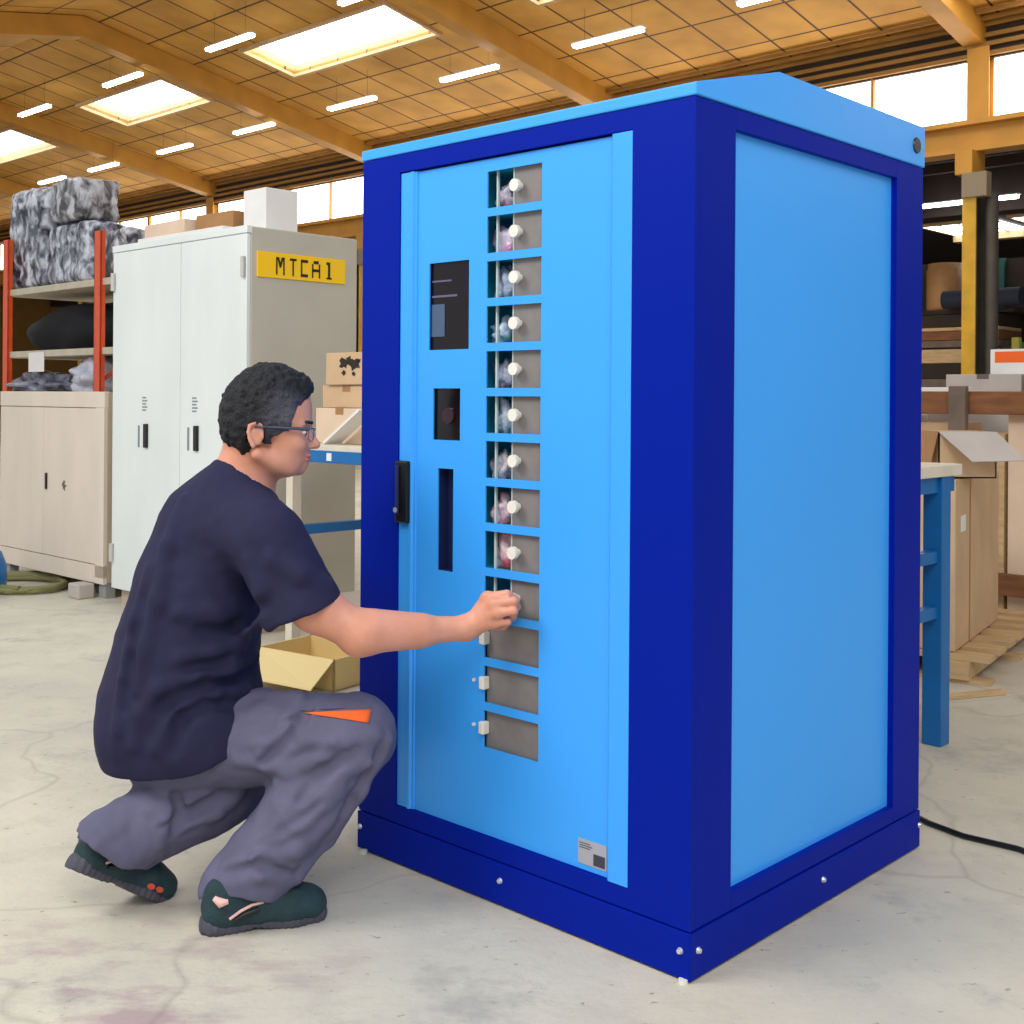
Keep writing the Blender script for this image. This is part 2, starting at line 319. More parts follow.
for s, txt in [(-24.6, 'lit fluorescent lamp in the lower row, smallest at far left above the wrapped bundles'), (-22.3, 'lit fluorescent lamp in the lower row, second from far left'),
        (-19.5, 'lit fluorescent lamp in the lower row, third from far left'), (-16.85, 'lit fluorescent lamp in the lower row, between the two left beams'),
        (-14.1, 'lit fluorescent lamp in the lower row, just right of the long middle beam'), (-11.38, 'lit fluorescent lamp in the lower row, right below the large skylight'),
        (-8.76, 'lit fluorescent lamp above the machine roof, right of the third beam'), (-6.15, 'lit fluorescent lamp cut by the top edge, above the machine')]:
    lamp(s+.06, 10.43, 5.95, txt)
a1 = lamp(-6.0, 15.5, 4.12, 'lit fluorescent lamp low in the dark annex behind the yellow column'); a1.scale = (1.3, 1, 1)

# ------------------------------------------------------------------ the blue machine (local x = s, -1.05..0; y = v, 0..1.043)
WD, DP = 1.0506, 1.043
mc = thing('vending_machine', 'tall two-tone blue vending machine with a column of thirteen compartment windows', 'vending machine', ORG)
fr = MB(); b = .0
zt, zb, zs = 1.7555, .148, 1.8
fr.grid_panel([-WD, -.905, -.160, 0], [.104, zb, zt, zs], [(-.905, -.160, zb, zt)], 0, .018)          # front ring
# right side ring (in the y-z plane): boxes
fr.box(-.018, 0, .018, .148, .104, zs); fr.box(-.018, 0, .893, DP, .104, zs); fr.box(-.018, 0, .148, .893, zt, zs); fr.box(-.018, 0, .148, .893, .104, .143)
fr.box(-WD, -WD+.018, .018, DP, .104, zs); fr.box(-WD+.018, -.018, DP-.018, DP, .104, zs)
fr.box(-.905-.002, -.905, .018, .05, zb, zt); fr.box(-.160, -.158, .018, .05, zb, zt)
fr.build('frame', M['darkblue'], mc, bevel=.0025)
MB().box(-.03, -.016, .14, .9, .13, 1.77).build('side_panel', M['lightblue'], mc)
pl = MB(); pl.box(-WD-.003, .003, -.003, DP+.003, .004, .1005); pl.build('plinth', M['darkblue'], mc, bevel=.003)
for x, y, d in [(-1.041, 0, 0), (-.532, 0, 0), (-.022, 0, 0), (0, .025, 1), (0, .533, 1), (0, 1.04, 1)]:
    q = MB()
    if d == 0: q.tube([(x, -.003, .061), (x, -.009, .061)], [.0075, .005], 12)
    else: q.tube([(.003, y, .061), (.009, y, .061)], [.0075, .005], 12)
    q.build('screw', M['screw'], mc)
for x, y in ((-WD+.035, -.012), (-.012, -.006), (-WD+.04, DP-.03), (-.02, DP-.03)): MB().tube([(x, y, 0), (x, y, .008)], .010, 12).build('foot', M['white_plastic'], mc)
cap = MB(); cap.prism([(-.003, 1.802), (-.003, 1.828), (.317, 1.911), (DP+.003, 1.909), (DP+.003, 1.802)], 'x', -WD-.004, .004)
cap.build('roof_cap', M['lightblue'], mc, bevel=.003)
q = MB(); q.tube([(.003, .994, 1.853), (.008, .994, 1.853)], [.022, .019], 20); q.build('vent_plug', M['black'], mc)
# door
dr = bpy.data.objects.new('door', None)
ROW = [(1.721-.1065*i-.087, 1.721-.1065*i) for i in range(13)]
HX = (-.602, -.4275)
holes = [(HX[0], HX[1], a, b) for a, b in ROW]
scr = (-.803, -.662, 1.302, 1.517); rdr = (-.786, -.690, 1.080, 1.207); slt = (-.767, -.712, .759, 1.010)
holes += [scr, rdr, slt]
xs = sorted({-.845, -.213, *[h[0] for h in holes], *[h[1] for h in holes]}); zs_ = sorted({0.150, 1.751, *[h[2] for h in holes], *[h[3] for h in holes]})
mb = MB(); mb.grid_panel(xs, zs_, holes, .010, .014)
mb.v = [tuple(p) for p in mb.v]
door = mb.build('door', M['lightblue'], mc)
# edge strips of the door: bent profiles
q = MB(); q.prism([(-.904, .004), (-.868, .004), (-.864, .0), (-.856, .0), (-.852, .006), (-.846, .006), (-.843, .014), (-.904, .014)], 'z', .150, 1.752)
q.build('door_edge', M['lightblue'], door)
q = MB(); q.prism([(-.222, .010), (-.219, .004), (-.214, .0), (-.161, .0), (-.161, .014), (-.222, .014)], 'z', .149, 1.753)
q.build('door_edge', M['lightblue'], door)
# handle
q = MB(); q.box(-.903, -.859, -.013, .004, .868, 1.024); h = q.build('door_handle', M['black'], door, bevel=.004)
q = MB(); q.box(-.893, -.884, -.019, -.013, .89, 1.012); q.build('grip', M['slot'], h, bevel=.002)
q = MB(); q.tube([(-.893, -.013, .9), (-.893, -.02, .9)], .007, 12); q.build('lock_cylinder', M['screw'], h, label='small metal lock cylinder')
# screens and slot
def recess(x0, x1, z0, z1, d, m, name, par):
    q = MB(); q.box(x0, x1, .014+d, .018+d, z0, z1); q.box(x0-.003, x0, .014, .018+d, z0, z1); q.box(x1, x1+.003, .014, .018+d, z0, z1); q.box(x0, x1, .014, .018+d, z0-.003, z0); q.box(x0, x1, .014, .018+d, z1, z1+.003)
    return q.build(name, m, par)
disp = recess(*scr, .004, M['screen'], 'display', door)
q = MB()
q.box(-.801, -.754, .0165, .0176, 1.335, 1.415); q.build('lit_page', mat('faint_page', (70, 92, 120), .3), disp)
q = MB(); q.box(-.80, -.71, .0165, .0176, 1.432, 1.437); q.box(-.799, -.73, .0165, .0176, 1.47, 1.474); q.build('status_line', mat('faint_line', (104, 92, 120), .3), disp)
rd = recess(*rdr, .004, M['reader'], 'card_reader', door)
q = MB(); q.tube([(-.738, .018, 1.14), (-.738, .014, 1.14)], .02, 20); q.build('sensor', mat('sensor', (58, 34, 44), .2), rd)
recess(*slt, .03, M['slot'], 'delivery_slot', door)
# rating label
q = MB(); q.box(-.305, -.225, .0085, .010, .163, .217); lb = q.build('rating_label', M['label_silver'], door, label='small silver rating label at the foot of the door')
q = MB(); q.box(-.261, -.229, .0078, .0085, .167, .192); q.build('printed_block', M['label_dark'], lb)
q = MB()
for i in range(3): q.box(-.301, -.271+.006*(i % 2), .0078, .0085, .198+.005*i, .1995+.005*i)
q.build('printed_line', M['label_dark'], lb)
# compartments
for i, (z0, z1) in enumerate(ROW):
    q = MB(); X0, X1 = HX[0]-.042, HX[1]+.004; Y1 = .13; t = .002
    q.box(X0-t, X0, .015, Y1, z0-.004, z1+.004); q.box(X1, X1+t, .015, Y1, z0-.004, z1+.004); q.box(X0, X1, .015, Y1, z0-.004-t, z0-.004); q.box(X0, X1, .015, Y1, z1+.004, z1+.004+t); q.box(X0, X1, Y1, Y1+t, z0-.004, z1+.004)
    cp = q.build('compartment', M['teal'], mc)
    closed = i >= 10
    px0 = HX[0]-.002 if closed else -.524
    pt = MB().box(px0, HX[1]+.003, .022, .025, z0-.003, z1+.003).build('sliding_plate', M['plate'], cp)
    zc = (z0+z1)/2; kx = -.602 if closed else -.505
    k = MB()
    if closed:
        k.box(kx-.009, kx+.008, .000, .022, zc-.013, zc+.017); kn = k.build('latch_block', M['white_plastic'], pt, bevel=.003)
        MB().tube([(kx-.032, .010, zc+.004), (kx-.032, .006, zc+.004)], .0045, 10).build('rivet', M['white_plastic'], door)
    elif i != 9:
        k.tube([(kx, .022, zc), (kx, .012, zc), (kx, .010, zc), (kx, -.002, zc)], [.008, .008, .0155, .0145], 16); k.build('knob', M['white_plastic'], pt, bevel=.002)
    else:
        k.tube([(kx, .022, zc), (kx, .012, zc), (kx, .010, zc), (kx, .002, zc)], [.008, .008, .014, .013], 16); k.build('knob', M['white_plastic'], pt)
    if not closed:
        MB().box(-.587, -.582, .026, .032, z0-.003, z1+.003).build('divider_strip', M['cream_rod'], cp)
        MB().box(-.5275, -.524, .021, .025, z0-.003, z1+.003).build('plate_edge', M['cream_rod'], pt)
# parts bags inside the upper nine compartments
def noise3(P, seed=0, f=1.0):
    r = np.random.RandomState(seed); g = r.rand(24, 24, 24).astype(np.float32)*2-1
    Q = np.asarray(P)*f; i = np.floor(Q).astype(int); t = Q-i; t = t*t*(3-2*t); i %= 24; j = (i+1) % 24
    def G(a, b, c): return g[a, b, c]
    x, y, z = t[..., 0], t[..., 1], t[..., 2]; a0, a1, b0, b1, c0, c1 = i[..., 0], j[..., 0], i[..., 1], j[..., 1], i[..., 2], j[..., 2]
    return ((G(a0,b0,c0)*(1-x)+G(a1,b0,c0)*x)*(1-y)+(G(a0,b1,c0)*(1-x)+G(a1,b1,c0)*x)*y)*(1-z)+((G(a0,b0,c1)*(1-x)+G(a1,b0,c1)*x)*(1-y)+(G(a0,b1,c1)*(1-x)+G(a1,b1,c1)*x)*y)*z
def blob(name, m, rx, ry, rz, amp, freq, seed, n=28, flat=True):
    q = MB(); vs = []; fs = []
    for i in range(n+1):
        for k in range(2*n):
            a = math.pi*i/n; p = 2*math.pi*k/(2*n); vs.append((math.sin(a)*math.cos(p), math.sin(a)*math.sin(p), math.cos(a)))
    V = np.array(vs); d = 1+amp*noise3(V*1.0+5, seed, freq)+amp*.6*np.abs(noise3(V+9, seed+1, freq*2.3)); V = V*d[:, None]*np.array([rx, ry, rz])
    if flat: V[:, 2] = np.maximum(V[:, 2], -rz*.7)
    V[:, 2] -= V[:, 2].min()
    for i in range(n):
        for k in range(2*n): fs.append((i*2*n+k, (i+1)*2*n+k, (i+1)*2*n+(k+1) % (2*n), i*2*n+(k+1) % (2*n)))
    q.add([tuple(v) for v in V], fs, True); return q.build(name, m)
BAGC = [((206, 210, 228), (150, 60, 96)), ((214, 206, 226), (190, 110, 150)), ((170, 180, 206), (60, 84, 110)), ((180, 200, 220), (70, 110, 140)), ((190, 194, 214), (70, 60, 90)),
        ((190, 200, 215), (80, 110, 130)), ((214, 206, 214), (110, 100, 120)), ((214, 196, 206), (170, 60, 80)), ((224, 210, 216), (190, 50, 60))]
ORD = ['top', 'second', 'third', 'fourth', 'fifth', 'sixth', 'seventh', 'eighth', 'ninth']
for i in range(9):
    z0, z1 = ROW[i]
    m = mat('bag_film', BAGC[i][0], .15, col2=BAGC[i][1], vscale=26, bump=.6, bscale=70)
    bg_ = blob('parts_bag', m, .031, .02, .034+.006*(i % 3), .55, 2.6, 40+i, 16)
    bg_.location = W(-.578+.004*((i*7) % 3-1), .062, z0-.0035); bg_.rotation_euler = (0, 0, RZ+.3*(i % 4))
    tag(bg_, 'crumpled clear plastic parts bag lying in the %s compartment from the top' % ORD[i], 'plastic bag', 'parts bags in the compartments')

# ------------------------------------------------------------------ tall pale cabinet
TS0, TS1, TV0, TV1, TH = -4.915, -3.6, 1.37, 2.06, 2.02
tc = thing('storage_cabinet', 'tall off-white two-door metal cabinet with a yellow plate on its grey side', 'cabinet', W(TS0, TV0, 0))
w_, d_ = TS1-TS0, TV1-TV0
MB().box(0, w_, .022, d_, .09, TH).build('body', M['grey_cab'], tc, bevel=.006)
MB().box(-.004, w_+.002, -.004, .03, TH-.035, TH+.003).build('top_rail', M['white_cab'], tc, bevel=.004)
MB().box(.03, w_-.03, .05, d_-.05, 0, .09).build('base', M['beige_side'], tc)
for i, (a, b_) in enumerate([(0, w_*.54), (w_*.54, w_)]):
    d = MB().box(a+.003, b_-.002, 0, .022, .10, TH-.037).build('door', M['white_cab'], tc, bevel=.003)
    x = [.36, .86][i]
    MB().box(x, x+.035, -.014, 0, .90, 1.03).build('handle', M['black'], d, bevel=.003)
    hx = a+.02 if i == 0 else b_-.02
    for z in (1.82, .3):
        MB().tube([(hx, -.012, z-.05), (hx, -.012, z+.05)], .012, 10).build('hinge', M['fixture'], d)
    q = MB()
    for j in range(5): q.box(x-.03, x+.01+.012*(j % 2), -.0012, 0, 1.10+.017*j, 1.108+.017*j)
    q.box(x-.075, x-.055, -.0012, 0, .9, 1.02); q.build('faded_sticker', mat('sticker_grey', (130, 140, 146), .6), d)
# number plate on the side
pw = MB().box(w_, w_+.008, .055, .605, TH-.246, TH-.118)
plate = pw.build('name_plate', M['yellow'], tc, bevel=.002)
def glyph(ch):
    t = .17
    G = {'M': [(0,0,t,1),(1-t,0,1,1)], 'T': [(.5-t/2,0,.5+t/2,1),(.1,1-t*.8,.9,1)], 'C': [(0,0,t,1),(0,0,.85,t),(0,1-t,.85,1)], 'A': [(0,0,t,.82),(1-t,0,1,.82),(.2,.82,.8,1),(0,.36,1,.52)], '1': [(.4,0,.66,1),(.2,.84,.5,1),(.2,0,.86,.1)]}
    return G[ch]
y0 = .165
for k, ch in enumerate('MTCA1'):
    q = MB(); yy = y0+[0, .078, .152, .222, .304][k]; gw, gh = .052, .088
    for (a, z, b_, z1) in glyph(ch): q.box(w_+.008, w_+.0095, yy+a*gw, yy+b_*gw, TH-.228+z*gh, TH-.228+z1*gh)
    if ch == 'M':
        q.prism([(yy+.006, TH-.228+gh), (yy+.018, TH-.228+gh), (yy+.032, TH-.228+gh*.45), (yy+.022, TH-.228+gh*.4)], 'x', w_+.008, w_+.0095)
        q.prism([(yy+.046, TH-.228+gh), (yy+.034, TH-.228+gh), (yy+.02, TH-.228+gh*.45), (yy+.03, TH-.228+gh*.4)], 'x', w_+.008, w_+.0095)
    q.build('letter', M['ink'], plate)
# boards, flat cartons and white box on the cabinet
def boxthing(name, label, cat, loc, sx, sy, sz, m, rot=RZ, group=None, tape=None, bevel=.004):
    o = MB().box(0, sx, 0, sy, 0, sz).build(name, m, None, bevel, loc=loc, rot=rot); tag(o, label, cat, group)
    if tape:
        MB().box(sx*.42, sx*.58, -.0012, sy+.0012, sz-.03, sz+.0012).build('tape', tape, o)
    return o
boxthing('flat_carton', 'long flat white carton at the bottom of the stack on the pale cabinet', 'carton', W(-4.88, 1.5, TH+.003), .86, .42, .05, M['white_card'])
boxthing('flat_carton', 'flat pinkish carton on the long white one on the pale cabinet', 'carton', W(-4.84, 1.52, TH+.054), .44, .36, .075, M['cardboard2'], RZ-.03)
boxthing('flat_carton', 'flat brown carton on the long white one, next to the white box', 'carton', W(-4.37, 1.56, TH+.054), .34, .34, .09, M['cardboard_dark'], RZ+.03)
o = MB().box(0, .20, 0, .20, 0, .235).build('white_box', M['white_card'], None, .003, loc=W(-3.975, 1.60, TH+.004), rot=RZ); tag(o, 'plain white box standing on the right end of the pale cabinet', 'box')

# ------------------------------------------------------------------ beige cabinet
BS0, BS1, BV0, BH = -6.5, -5.115, 1.43, 1.2
bc = thing('storage_cabinet', 'low beige two-door metal cabinet at the left edge below the orange rack', 'cabinet', W(BS0, BV0, 0))
w_ = BS1-BS0; d_ = .5
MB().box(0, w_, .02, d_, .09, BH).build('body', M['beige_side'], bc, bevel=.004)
MB().box(-.002, w_, -.002, .03, BH-.09, BH+.004).build('top_rail', M['beige_cab'], bc, bevel=.003)
MB().box(w_-.10, w_, -.002, .02, .12, BH-.09).build('corner_post', M['beige_cab'], bc)
MB().box(0, w_, -.002, .02, .085, .19).build('bottom_rail', M['beige_cab'], bc)
for x0, x1 in ((0, .61), (.615, w_-.1)):
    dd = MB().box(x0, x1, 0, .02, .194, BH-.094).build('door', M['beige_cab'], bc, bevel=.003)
    if x0 > .5:
        MB().box(.655, .675, -.01, 0, .60, .70).build('handle', M['black'], dd, bevel=.002)
        q = MB(); q.prism([(.865, .64), (.89, .665), (.91, .66), (.90, .64), (.93, .635), (.905, .62), (.91, .6), (.885, .61)], 'y', -.001, 0); q.build('torn_sticker', M['wood_grey'], dd)
for x in (.03, w_-.09):
    for y in (.02, d_-.08): MB().box(x, x+.08, y, y+.06, 0, .09).build('foot', M['concrete_stub'], bc)
o = MB().box(0, .13, 0, .1, 0, .085).build('concrete_block', M['carton_grey'], None, .008, loc=W(-5.33, 1.32, 0), rot=RZ); tag(o, 'small pale block on the floor at the foot of the beige cabinet', 'block')
o = MB().box(0, .9, 0, .06, 0, .04).build('floor_bar', M['concrete_stub'], None, .006, loc=W(-6.25, 1.5, 0), rot=RZ); tag(o, 'thin grey bar lying on the floor under the beige cabinet', 'bar')

# hose and blue container at the far left
q = MB(); pts = [(math.cos(a*.5)*(.30+.012*(a % 5)), math.sin(a*.5)*(.22+.01*(a % 4)), .02+.008*(a//13)) for a in range(50)]
q.tube(pts, .016, 8); o = q.build('hose', mat('green_hose', (122, 122, 74), .6), None, loc=W(-5.86, 1.28, 0), rot=RZ); tag(o, 'coiled olive green hose on the floor at the left edge', 'hose')
prof = [(0, .0), (.13, 0), (.15, .05), (.15, .16), (.12, .24), (.05, .31), (.035, .36), (.035, .42), (0, .42)]
def lathe(prof, n=24):
    q = MB(); vs = [(r*math.cos(2*math.pi*k/n), r*math.sin(2*math.pi*k/n), z) for r, z in prof for k in range(n)]
    q.add(vs, [(i*n+k, i*n+(k+1) % n, (i+1)*n+(k+1) % n, (i+1)*n+k) for i in range(len(prof)-1) for k in range(n)], True); return q
o = lathe(prof).build('plastic_container', mat('bright_blue_plastic', (0, 104, 176), .35), None, loc=W(-5.83, 1.02, 0)); tag(o, 'bright blue plastic container standing on the floor at the left edge', 'container')

# ------------------------------------------------------------------ orange rack with goods
RS = [-8.19, -6.69]; RV = 2.2
rk = thing('storage_rack', 'orange pallet rack behind the beige cabinet with grey shelves', 'rack', W(RS[0], RV, 0)); rw = RS[1]-RS[0]
def upright(x, y, z1, par, zt=2.36):
    q = MB(); q.box(x-.045, x+.045, y, y+.012, 0, z1); q.box(x-.045, x-.035, y, y+.04, 0, z1); q.box(x+.035, x+.045, y, y+.04, 0, z1); q.build('upright', M['orange'], par)
upright(0, 0, 2.42, rk); upright(rw, 0, 2.36, rk); upright(0, .8, 2.42, rk); upright(rw, .8, 2.36, rk)
for z in (2.02, 1.525, 1.2):
    MB().box(-.05, rw+.45, .02, .88, z-.05, z).build('shelf', M['shelf'], rk, bevel=.003)
for z in (1.9, 1.4): 
    q = MB(); q.tube([(rw, .06, z-.6), (rw, .82, z)], .015, 6); q.build('brace', M['orange'], rk)
def wrapm(seed, c1, c2):
    m = bpy.data.materials.new('stretch_wrap'); m.use_nodes = True; nt = m.node_tree; N = nt.nodes.new; L = nt.links.new; b = nt.nodes['Principled BSDF']
    tc = N('ShaderNodeTexCoord'); mp = N('ShaderNodeMapping'); mp.inputs['Scale'].default_value = (9, 9, 6); mp.inputs['Location'].default_value = (seed, 0, 0); L(tc.outputs['Object'], mp.inputs[0])
    n = N('ShaderNodeTexNoise'); n.inputs['Scale'].default_value = 1.3; n.inputs['Detail'].default_value = 7; n.inputs['Distortion'].default_value = .5; L(mp.outputs[0], n.inputs['Vector'])
    r = N('ShaderNodeValToRGB'); r.color_ramp.elements[0].position = .40; r.color_ramp.elements[0].color = lin(*c1); r.color_ramp.elements[1].position = .62; r.color_ramp.elements[1].color = lin(*c2)
    e = r.color_ramp.elements.new(.5); e.color = lin(*[(a+b_)/2 for a, b_ in zip(c1, c2)]); L(n.outputs['Fac'], r.inputs[0]); L(r.outputs[0], b.inputs['Base Color'])
    b.inputs['Roughness'].default_value = .25; bp = N('ShaderNodeBump'); bp.inputs['Strength'].default_value = .9; bp.inputs['Distance'].default_value = .03; L(n.outputs['Fac'], bp.inputs['Height']); L(bp.outputs[0], b.inputs['Normal']); return m
def wrapped(label, loc, sx, sy, sz, seed, c1=(40, 42, 54), c2=(214, 216, 228), rot=RZ):
    n = 18; q = MB(); vs = []; fs = []; idx = {}
    P = []
    for ax in range(3):
        for sd in (0, 1):
            for i in range(n+1):
                for j in range(n+1):
                    a, b_ = i/n, j/n; p = [0, 0, 0]; p[ax] = sd; p[(ax+1) % 3] = a; p[(ax+2) % 3] = b_; P.append(p)
            o = len(P)-(n+1)**2
            for i in range(n):
                for j in range(n):
                    f = (o+i*(n+1)+j, o+(i+1)*(n+1)+j, o+(i+1)*(n+1)+j+1, o+i*(n+1)+j+1); fs.append(f if sd else f[::-1])
    V = np.array(P, float); Cn = V-.5; k = (np.abs(Cn)**8).sum(1)**(1/8)/.5; V = .5+Cn/np.maximum(k, 1)[:, None]
    V = V*[sx, sy, sz]; N_ = Cn/np.linalg.norm(Cn, axis=1)[:, None]
    d = .018*noise3(V+3, seed, 9)+.012*noise3(V+7, seed+1, 21); d = d*np.minimum(1, V[:, 2]/.05); V += N_*d[:, None]; V[:, 2] = np.maximum(V[:, 2], 0)
    q.add([tuple(v) for v in V], fs, True); o = q.build('wrapped_bundle', wrapm(seed, c1, c2), None, loc=loc, rot=rot); tag(o, label, 'bundle', 'stretch-wrapped bundles on the orange rack'); return o
wrapped('tall stretch-wrapped dark bundle on the rack, leftmost of the group', W(-8.30, 2.26, 2.02), .64, .38, .80, 3)
wrapped('stretch-wrapped bundle with greyish top, the highest on the rack', W(-7.62, 2.28, 2.50), .50, .34, .33, 11, (70, 66, 66), (200, 200, 208))
wrapped('stretch-wrapped bundle beside the orange upright, under the highest one', W(-7.64, 2.26, 2.02), .70, .38, .46, 23)
wrapped('small stretch-wrapped bundle right of the orange upright', W(-6.84, 2.3, 2.02), .42, .34, .36, 31, (30, 32, 40), (214, 216, 224))
o = blob('black_fabric', mat('black_cloth', (10, 12, 20), .9), .86, .3, .22, .2, 1.6, 77, 26); o.location = W(-7.50, 2.64, 1.525); o.rotation_euler = (0, 0, RZ); tag(o, 'black fabric heap on the middle shelf of the orange rack', 'fabric')
o = blob('plastic_bag', mat('milky_film', (214, 214, 226), .25, col2=(180, 182, 200), vscale=9, bump=.6, bscale=30), .33, .24, .15, .35, 2.0, 61, 26); o.location = W(-7.04, 2.46, 1.2); o.rotation_euler = (0, 0, RZ); tag(o, 'crumpled milky plastic bag on the lowest rack shelf, left of the orange upright', 'plastic bag')
o = blob('plastic_bag', mat('grey_film', (170, 172, 190), .25, col2=(60, 62, 80), vscale=9, bump=.6, bscale=30), .34, .22, .09, .4, 2.4, 62, 26); o.location = W(-7.92, 2.44, 1.2); o.rotation_euler = (0, 0, RZ); tag(o, 'flat grey plastic bag on the lowest rack shelf at the left edge', 'plastic bag')
boxthing('carton', 'small brown carton behind the plastic bags on the lowest rack shelf', 'carton', W(-8.1, 2.84, 1.2), .9, .2, .22, M['cardboard_dark'])
o = MB().box(0, .26, 0, .003, 0, .15).build('paper_sheet', M['white_card'], None, loc=W(-7.80, 2.214, 1.36), rot=RZ); tag(o, 'white paper sheet hanging from the middle shelf edge', 'paper')
boxthing('carton', 'pale carton on the lowest shelf right of the orange upright', 'carton', W(-6.6, 2.5, 1.2), .4, .3, .22, M['carton_grey'])

# ------------------------------------------------------------------ workbench between cabinet and machine
wb = thing('workbench', 'workbench with cream top and blue edge beside the pale cabinet', 'workbench', W(-3.28, 1.36, 0)); bw, bd = 1.9, .62
MB().box(0, bw, 0, bd, .935, .965).build('table_top', M['bench_top'], wb, bevel=.003)
MB().box(0, bw, -.006, .03, .885, .94).build('front_rail', M['bench_blue'], wb, bevel=.003)
for x in (.0, bw-.09):
    for y in (.02, bd-.08): MB().box(x, x+.05, y, y+.05, 0, .935).build('leg', M['bench_top'], wb)
MB().box(.005, .045, .07, bd-.08, .53, .575).build('stretcher', M['bench_blue'], wb)
MB().box(.0, bw-.05, .1, bd-.1, .2, .22).build('lower_shelf', M['carton_grey'], wb)
MB().box(.08, .16, .12, bd-.12, .0, .2).build('shelf_block', M['brown_dark'], wb)
q = MB().box(.34, .375, -.008, -.006, .895, .93).build('sticker', M['white_card'], wb)
o = boxthing('carton', 'cardboard box at the bottom of the stack on the blue-edged workbench', 'carton', W(-3.215, 1.5, .966), .36, .34, .165, M['cardboard2'], tape=M['cardboard_dark'])
o = boxthing('carton', 'flat cardboard box in the middle of the stack on the blue-edged workbench', 'carton', W(-3.19, 1.52, 1.133), .36, .34, .105, M['cardboard'], tape=M['cardboard_dark'])
o = boxthing('carton', 'cardboard box printed with a black blotchy mark, topmost of its stack', 'carton', W(-3.14, 1.5, 1.24), .38, .34, .15, M['cardboard'], rot=RZ+.03)
q = MB()
for cx, cz, r, sd in ((.13, .10, .03, 1), (.205, .095, .034, 2), (.165, .115, .02, 3), (.13, .055, .014, 4), (.2, .05, .012, 5), (.235, .11, .012, 6)):
    q.prism([(cx+r*(1+.35*math.sin(sd*3+k*2.4))*math.cos(k*math.pi/6), cz+r*.8*(1+.35*math.cos(sd*5+k*1.9))*math.sin(k*math.pi/6)) for k in range(12)], 'y', -.0015, -.0003)
q.build('printed_mark', M['ink'], o, label='black blotchy printed mark')
q = MB(); q.box(0, .30, 0, .10, 0, .012, Matrix.Rotation(-.55, 4, 'Y')); o = q.build('white_sheet', M['white_card'], None, loc=W(-3.0, 1.38, .967), rot=RZ); tag(o, 'white panel leaning on the workbench in front of the boxes', 'panel')
# things low beside the bench
q = MB(); q.tube([(0, 0, 0), (.05, .02, .1), (.14, .02, .13), (.22, 0, .1), (.28, 0, 0)], .012, 8); o = q.build('white_cable', M['white_plastic'], None, loc=W(-2.78, 1.62, .222), rot=RZ); tag(o, 'arched white cable on the lower shelf of the workbench', 'cable')
o = lathe([(0, 0), (.06, 0), (.07, .03), (.07, .13), (.05, .18), (0, .2)]).build('plastic_canister', mat('pale_blue_plastic', (176, 200, 220), .3), None, loc=W(-2.62, 1.48, .221)); tag(o, 'pale blue canister on the lower shelf, next to the machine', 'canister')
# open yellow carton on the floor
oc = thing('open_carton', 'open yellowish cardboard carton on the floor beyond the crouching man', 'carton', W(-2.86, .93, 0), RZ+.15)
MB().box(0, .44, 0, .01, 0, .13).box(0, .01, 0, .32, 0, .13).box(.43, .44, 0, .32, 0, .13).box(0, .44, .31, .32, 0, .13).box(0, .44, 0, .32, 0, .008).build('box_body', mat('yellow_card', (214, 186, 124), .8), oc)
q = MB(); q.add([(0,0,.13),(.44,0,.13),(.48,-.17,.05),(.05,-.2,.06),(0,0,.125),(.44,0,.125),(.48,-.17,.045),(.05,-.2,.055)], [(0,1,2,3),(4,7,6,5),(0,3,7,4),(1,5,6,2),(2,6,7,3),(0,4,5,1)]); q.build('flap', mat('yellow_card_light', (224, 200, 140), .8), oc)
q = MB(); q.add([(0,.32,.13),(.40,.32,.13),(.34,.40,.2),(.02,.42,.19),(0,.325,.125),(.40,.325,.125),(.34,.405,.195),(.02,.425,.185)], [(0,1,2,3),(4,7,6,5),(0,3,7,4),(1,5,6,2),(2,6,7,3),(0,4,5,1)]); q.build('flap', M['steel_dark'], oc)
o = boxthing('tool_case', 'dark blue tool case on the floor behind the machine\'s left edge', 'case', W(-2.62, 1.45, 0), .45, .25, .13, mat('navy_case', (16, 40, 96), .5), bevel=.012)
MB().box(-.004, .504, -.004, .254, .0, .05).build('base', M['black'], o)

# ------------------------------------------------------------------ right side: blue bench, cartons, rails
b2 = thing('workbench', 'blue metal workbench with pale top showing from behind the machine\'s right edge', 'workbench', W(-1.15, 1.3, 0)); L2, D2 = .80, .85
MB().box(0, L2, 0, D2-.02, .925, .965).build('table_top', M['bench_top'], b2, bevel=.003)
MB().box(.01, L2-.02, .02, D2-.04, .87, .925).build('apron', M['bench_blue'], b2)
for x in (.0, L2-.075):
    for y in (.0, D2-.17): MB().box(x, x+.07, y, y+.07, 0, .925).build('leg', M['bench_blue'], b2, bevel=.004)
for z in (.63, .44):
    MB().box(L2-.06, L2-.02, 0, D2-.09, z, z+.04).build('stretcher', M['bench_blue'], b2)
boxthing('carton', 'tall white carton on the blue bench, cut by the machine\'s right edge', 'carton', W(-.92, 1.66, .966), .48, .33, .26, M['white_card'], tape=M['cardboard_dark'])

def at(px, py, Y):      # world point at depth Y on the line of sight through a pixel
    a, b_ = (px-512)/F_PX, (CY-py)/F_PX; c, sn = math.cos(ROLL), math.sin(ROLL)
    return Vector((a*c-b_*sn, 1, a*sn+b_*c))*Y+Vector((0, 0, CAM_H))
